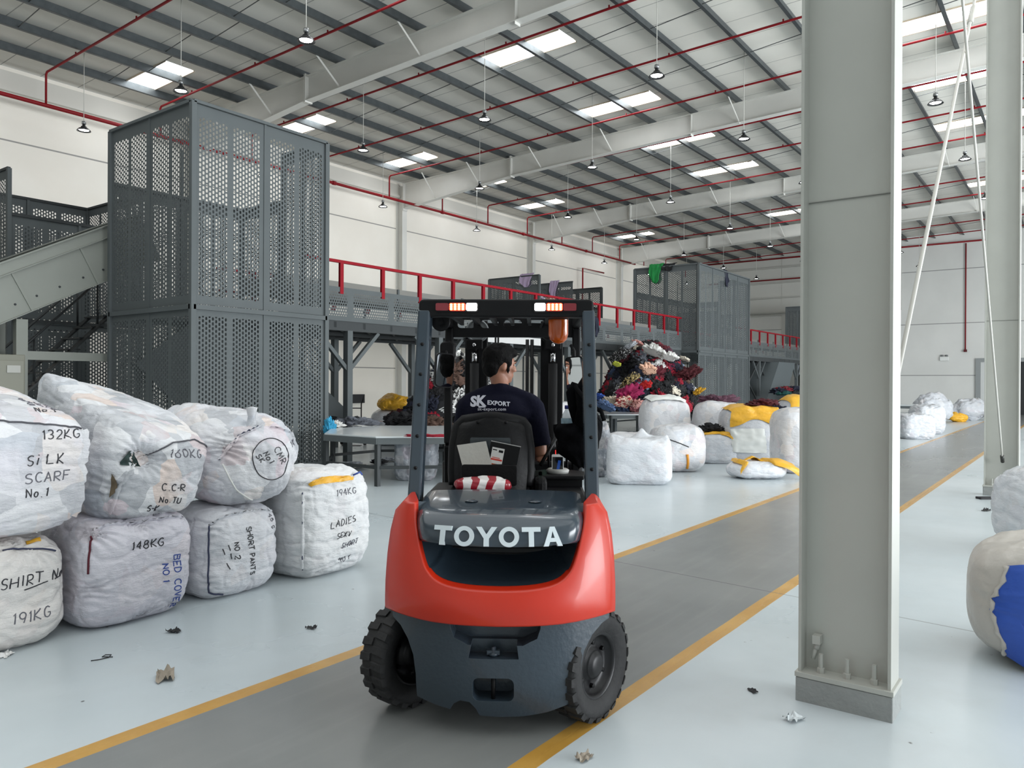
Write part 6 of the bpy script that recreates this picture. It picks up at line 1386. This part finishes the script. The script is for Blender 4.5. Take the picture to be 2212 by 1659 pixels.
body = [blob(h(0, -.005, .02), (.078, .098, .108), HM.to_3x3().to_4x4()), blob(h(0, .035, -.05), (.058, .062, .072), HM.to_3x3().to_4x4()), blob(h(0, .07, -.085), (.026, .024, .026)), blob(h(0, .098, -.01), (.012, .024, .026), HM.to_3x3().to_4x4()), blob(h(0, .112, -.022), (.013, .014, .012)),
        blob(h(0, .088, .03), (.055, .016, .012), HM.to_3x3().to_4x4()), blob(h(0, .095, -.058), (.024, .012, .008), HM.to_3x3().to_4x4())]
for s in (-1, 1): body += [blob(h(s * .078, -.005, -.01), (.010, .020, .032), HM.to_3x3().to_4x4()), blob(h(s * .045, .07, -.02), (.022, .018, .02))]
body += [limb([h(0, -.02, -.04), (px_, 1.40, 1.66), (px_, 1.385, 1.58)], [.055, .055, .075]), blob((px_, 1.37, 1.47), (.19, .105, .12)), blob((px_, 1.36, 1.28), (.165, .105, .22)), blob((px_, 1.36, 1.10), (.17, .13, .12))]
def hand(wr, fwd, side, thumb):
    wr = Vector(wr); f = Vector(fwd).normalized(); sd = Vector(side).normalized(); nrm = f.cross(sd); out = [limb([wr, wr + f * .05, wr + f * .09], [.026, .036, .034])]
    for k, ln in enumerate((.068, .076, .072, .056)):
        b0 = wr + f * .085 + sd * (-.030 + .020 * k); p1 = b0 + f * ln * .5; p2 = p1 + (f * .5 - nrm * .85).normalized() * ln * .34; p3 = p2 + (-f * .3 - nrm * .9).normalized() * ln * .3
        out.append(limb([b0 - f * .02, b0, p1, p2, p3], [.0095, .0095, .009, .0085, .0075]))
    t0 = wr + f * .03 + sd * (-.032 * thumb if thumb < 0 else -.032); out.append(limb([t0, t0 - sd * .028 + f * .03, t0 - sd * .03 + f * .055 - nrm * .012, t0 - sd * .018 + f * .078 - nrm * .02], [.013, .012, .0105, .009])); return out
RS, LS = (px_ + .205, 1.38, 1.535), (px_ - .205, 1.39, 1.535)
RE, LE = (px_ + .265, 1.36, 1.215), (px_ - .24, 1.50, 1.23); RW, LW = (px_ + .20, 1.57, 1.20), (px_ - .15, 1.66, 1.19)
body += [limb([RS, (px_ + .24, 1.36, 1.36), RE], [.062, .052, .042]), limb([RE, (px_ + .25, 1.46, 1.20), RW], [.044, .042, .028]), limb([LS, (px_ - .235, 1.44, 1.36), LE], [.062, .052, .042]), limb([LE, (px_ - .2, 1.58, 1.20), LW], [.044, .042, .028])]
body += hand(RW, (-.25, 1, .12), (1, .2, 0), 1) + hand(LW, (.35, 1, .1), (1, -.3, 0), 1)
for s in (-1, 1): body += [limb([(px_ + s * .09, 1.30, 1.08), (px_ + s * .13, 1.55, 1.10), (px_ + s * .15, 1.74, 1.06)], [.10, .085, .062]), limb([(px_ + s * .15, 1.74, 1.06), (px_ + s * .15, 1.80, .86), (px_ + s * .14, 1.82, .68)], [.062, .055, .04]), limb([(px_ + s * .14, 1.78, .64), (px_ + s * .15, 1.86, .635), (px_ + s * .15, 1.90, .63)], [.04, .04, .03])]
bodyo = fuse('body', body, m_skin, P, .0085, 4)
# eyes and brows
for s in (-1, 1):
    MB().lathe([(0, .008), (.006, .006), (.009, 0)], 12, HM @ Matrix.Translation((s * .032, .086, .012)) @ Matrix.Rotation(-PI / 2, 4, 'X')).obj('eye', mat('eye_white', srgb(210, 206, 200), .3), bodyo)
    MB().tube([h(s * .016, .102, .034), h(s * .034, .098, .04), h(s * .052, .08, .034)], .004, 6).obj('eyebrow', m_hair, bodyo)
# hair: full cap, longer on the neck, side lock before the ear
hr = [blob(h(0, -.022, .045), (.090, .104, .098), HM.to_3x3().to_4x4()), blob(h(0, -.06, -.01), (.076, .058, .075), HM.to_3x3().to_4x4()), blob(h(0, .052, .088), (.066, .058, .038), HM.to_3x3().to_4x4()), blob(h(.0, .0, .115), (.07, .075, .03), HM.to_3x3().to_4x4())]
for s in (-1, 1): hr += [blob(h(s * .074, .026, .03), (.013, .026, .045), HM.to_3x3().to_4x4()), blob(h(s * .072, .03, -.02), (.008, .012, .035), HM.to_3x3().to_4x4())]
hair = fuse('hair', hr, m_hair, P, .008, 3)
for k, v in enumerate(hair.data.vertices): v.co += v.normal * .005 * noise.noise(v.co * 38)
MB().grid(lambda u, v: h(.05 * (u * 2 - 1), .062 + .012 * math.sin(PI * u), -.075 - .02 * v), 4, 2)
# shirt and trousers
sh = [blob((px_ + .19, 1.38, 1.52), (.088, .085, .085)), blob((px_ - .19, 1.39, 1.52), (.088, .085, .085)), blob((px_, 1.365, 1.49), (.232, .125, .125)), blob((px_, 1.355, 1.30), (.192, .124, .22)), blob((px_, 1.36, 1.10), (.185, .14, .10)), limb([(px_ - .20, 1.385, 1.55), (px_ - .11, 1.385, 1.59), (px_, 1.385, 1.615), (px_ + .11, 1.38, 1.59), (px_ + .20, 1.38, 1.55)], [.06, .06, .072, .06, .06]),
      limb([RS, (px_ + .235, 1.365, 1.40), (px_ + .262, 1.358, 1.275)], [.078, .072, .066]), limb([LS, (px_ - .235, 1.43, 1.40), (px_ - .25, 1.48, 1.29)], [.078, .072, .066])]
shirt = fuse('t_shirt', sh, m_shirt, P, .010, 16)
for v in shirt.data.vertices: v.co += v.normal * .006 * fbm(v.co, 9, 2)
tr = []
for s in (-1, 1): tr += [limb([(px_ + s * .09, 1.30, 1.08), (px_ + s * .13, 1.55, 1.10), (px_ + s * .15, 1.75, 1.06), (px_ + s * .15, 1.80, .86), (px_ + s * .14, 1.82, .70)], [.115, .10, .078, .07, .06])]
fuse('trousers', tr, m_trs, P, .011, 4)
for s in (-1, 1): MB().tube([(px_ + s * .145, 1.76, .66), (px_ + s * .15, 1.83, .66), (px_ + s * .155, 1.92, .645)], [.048, .05, .035], 12).obj('shoe', m_blk, P)
# lettering on the back of the shirt
sb = BVHTree.FromPolygons([v.co for v in shirt.data.vertices], [p.vertices for p in shirt.data.polygons])
def print_text(txt, cx_, z0, size, bold, mt, nm, italic=0, shear=0):
    cu = bpy.data.curves.new('t', 'FONT'); cu.body = txt; cu.size = size; cu.offset = bold; cu.resolution_u = 3; cu.space_character = 1.08
    o = bpy.data.objects.new('t', cu); C.objects.link(o); me = evaluated(o); bpy.data.objects.remove(o, do_unlink=True)
    bm = bmesh.new(); bm.from_mesh(me); bmesh.ops.subdivide_edges(bm, edges=[e_ for e_ in bm.edges if e_.calc_length() > .02], cuts=2); bmesh.ops.triangulate(bm, faces=bm.faces)
    xs_ = [v.co.x for v in bm.verts]; x0 = (min(xs_) + max(xs_)) / 2
    for v in bm.verts:
        X_, Z_ = cx_ + v.co.x - x0, z0 + v.co.y + shear * (v.co.x - x0)
        hit = sb.ray_cast(Vector((X_, .9, Z_)), Vector((0, 1, 0)), 2); v.co = Vector((X_, (hit[0].y if hit[0] else 1.25) - .004, Z_))
    bm.to_mesh(me); bm.free(); me.materials.clear(); me.materials.append(mt); o = bpy.data.objects.new(nm, me); C.objects.link(o); o.parent = P; return o
m_print = mat('shirt_print', srgb(196, 196, 206), .7)
print_text('S', px_ - .163, 1.530, .086, .0042, m_print, 'shirt_lettering'); print_text('K', px_ - .110, 1.535, .086, .0042, m_print, 'shirt_lettering'); print_text('EXPORT', px_ - .002, 1.537, .036, .0014, m_print, 'shirt_lettering', shear=-.07); print_text('sk-export.com', px_ - .045, 1.504, .028, .0004, m_print, 'shirt_lettering')
bq = MB(); 
for i in range(4): 
    x0 = px_ - .13 + .0115 * i; bq.add([(x, sb.ray_cast(Vector((x, .9, z)), Vector((0, 1, 0)), 2)[0].y - .0045, z) for x, z in ((x0, 1.522), (x0 + .0115, 1.522), (x0 + .0115, 1.532), (x0, 1.532))], [(0, 1, 2, 3)])
bq.obj('shirt_lettering_bar', m_print, P)
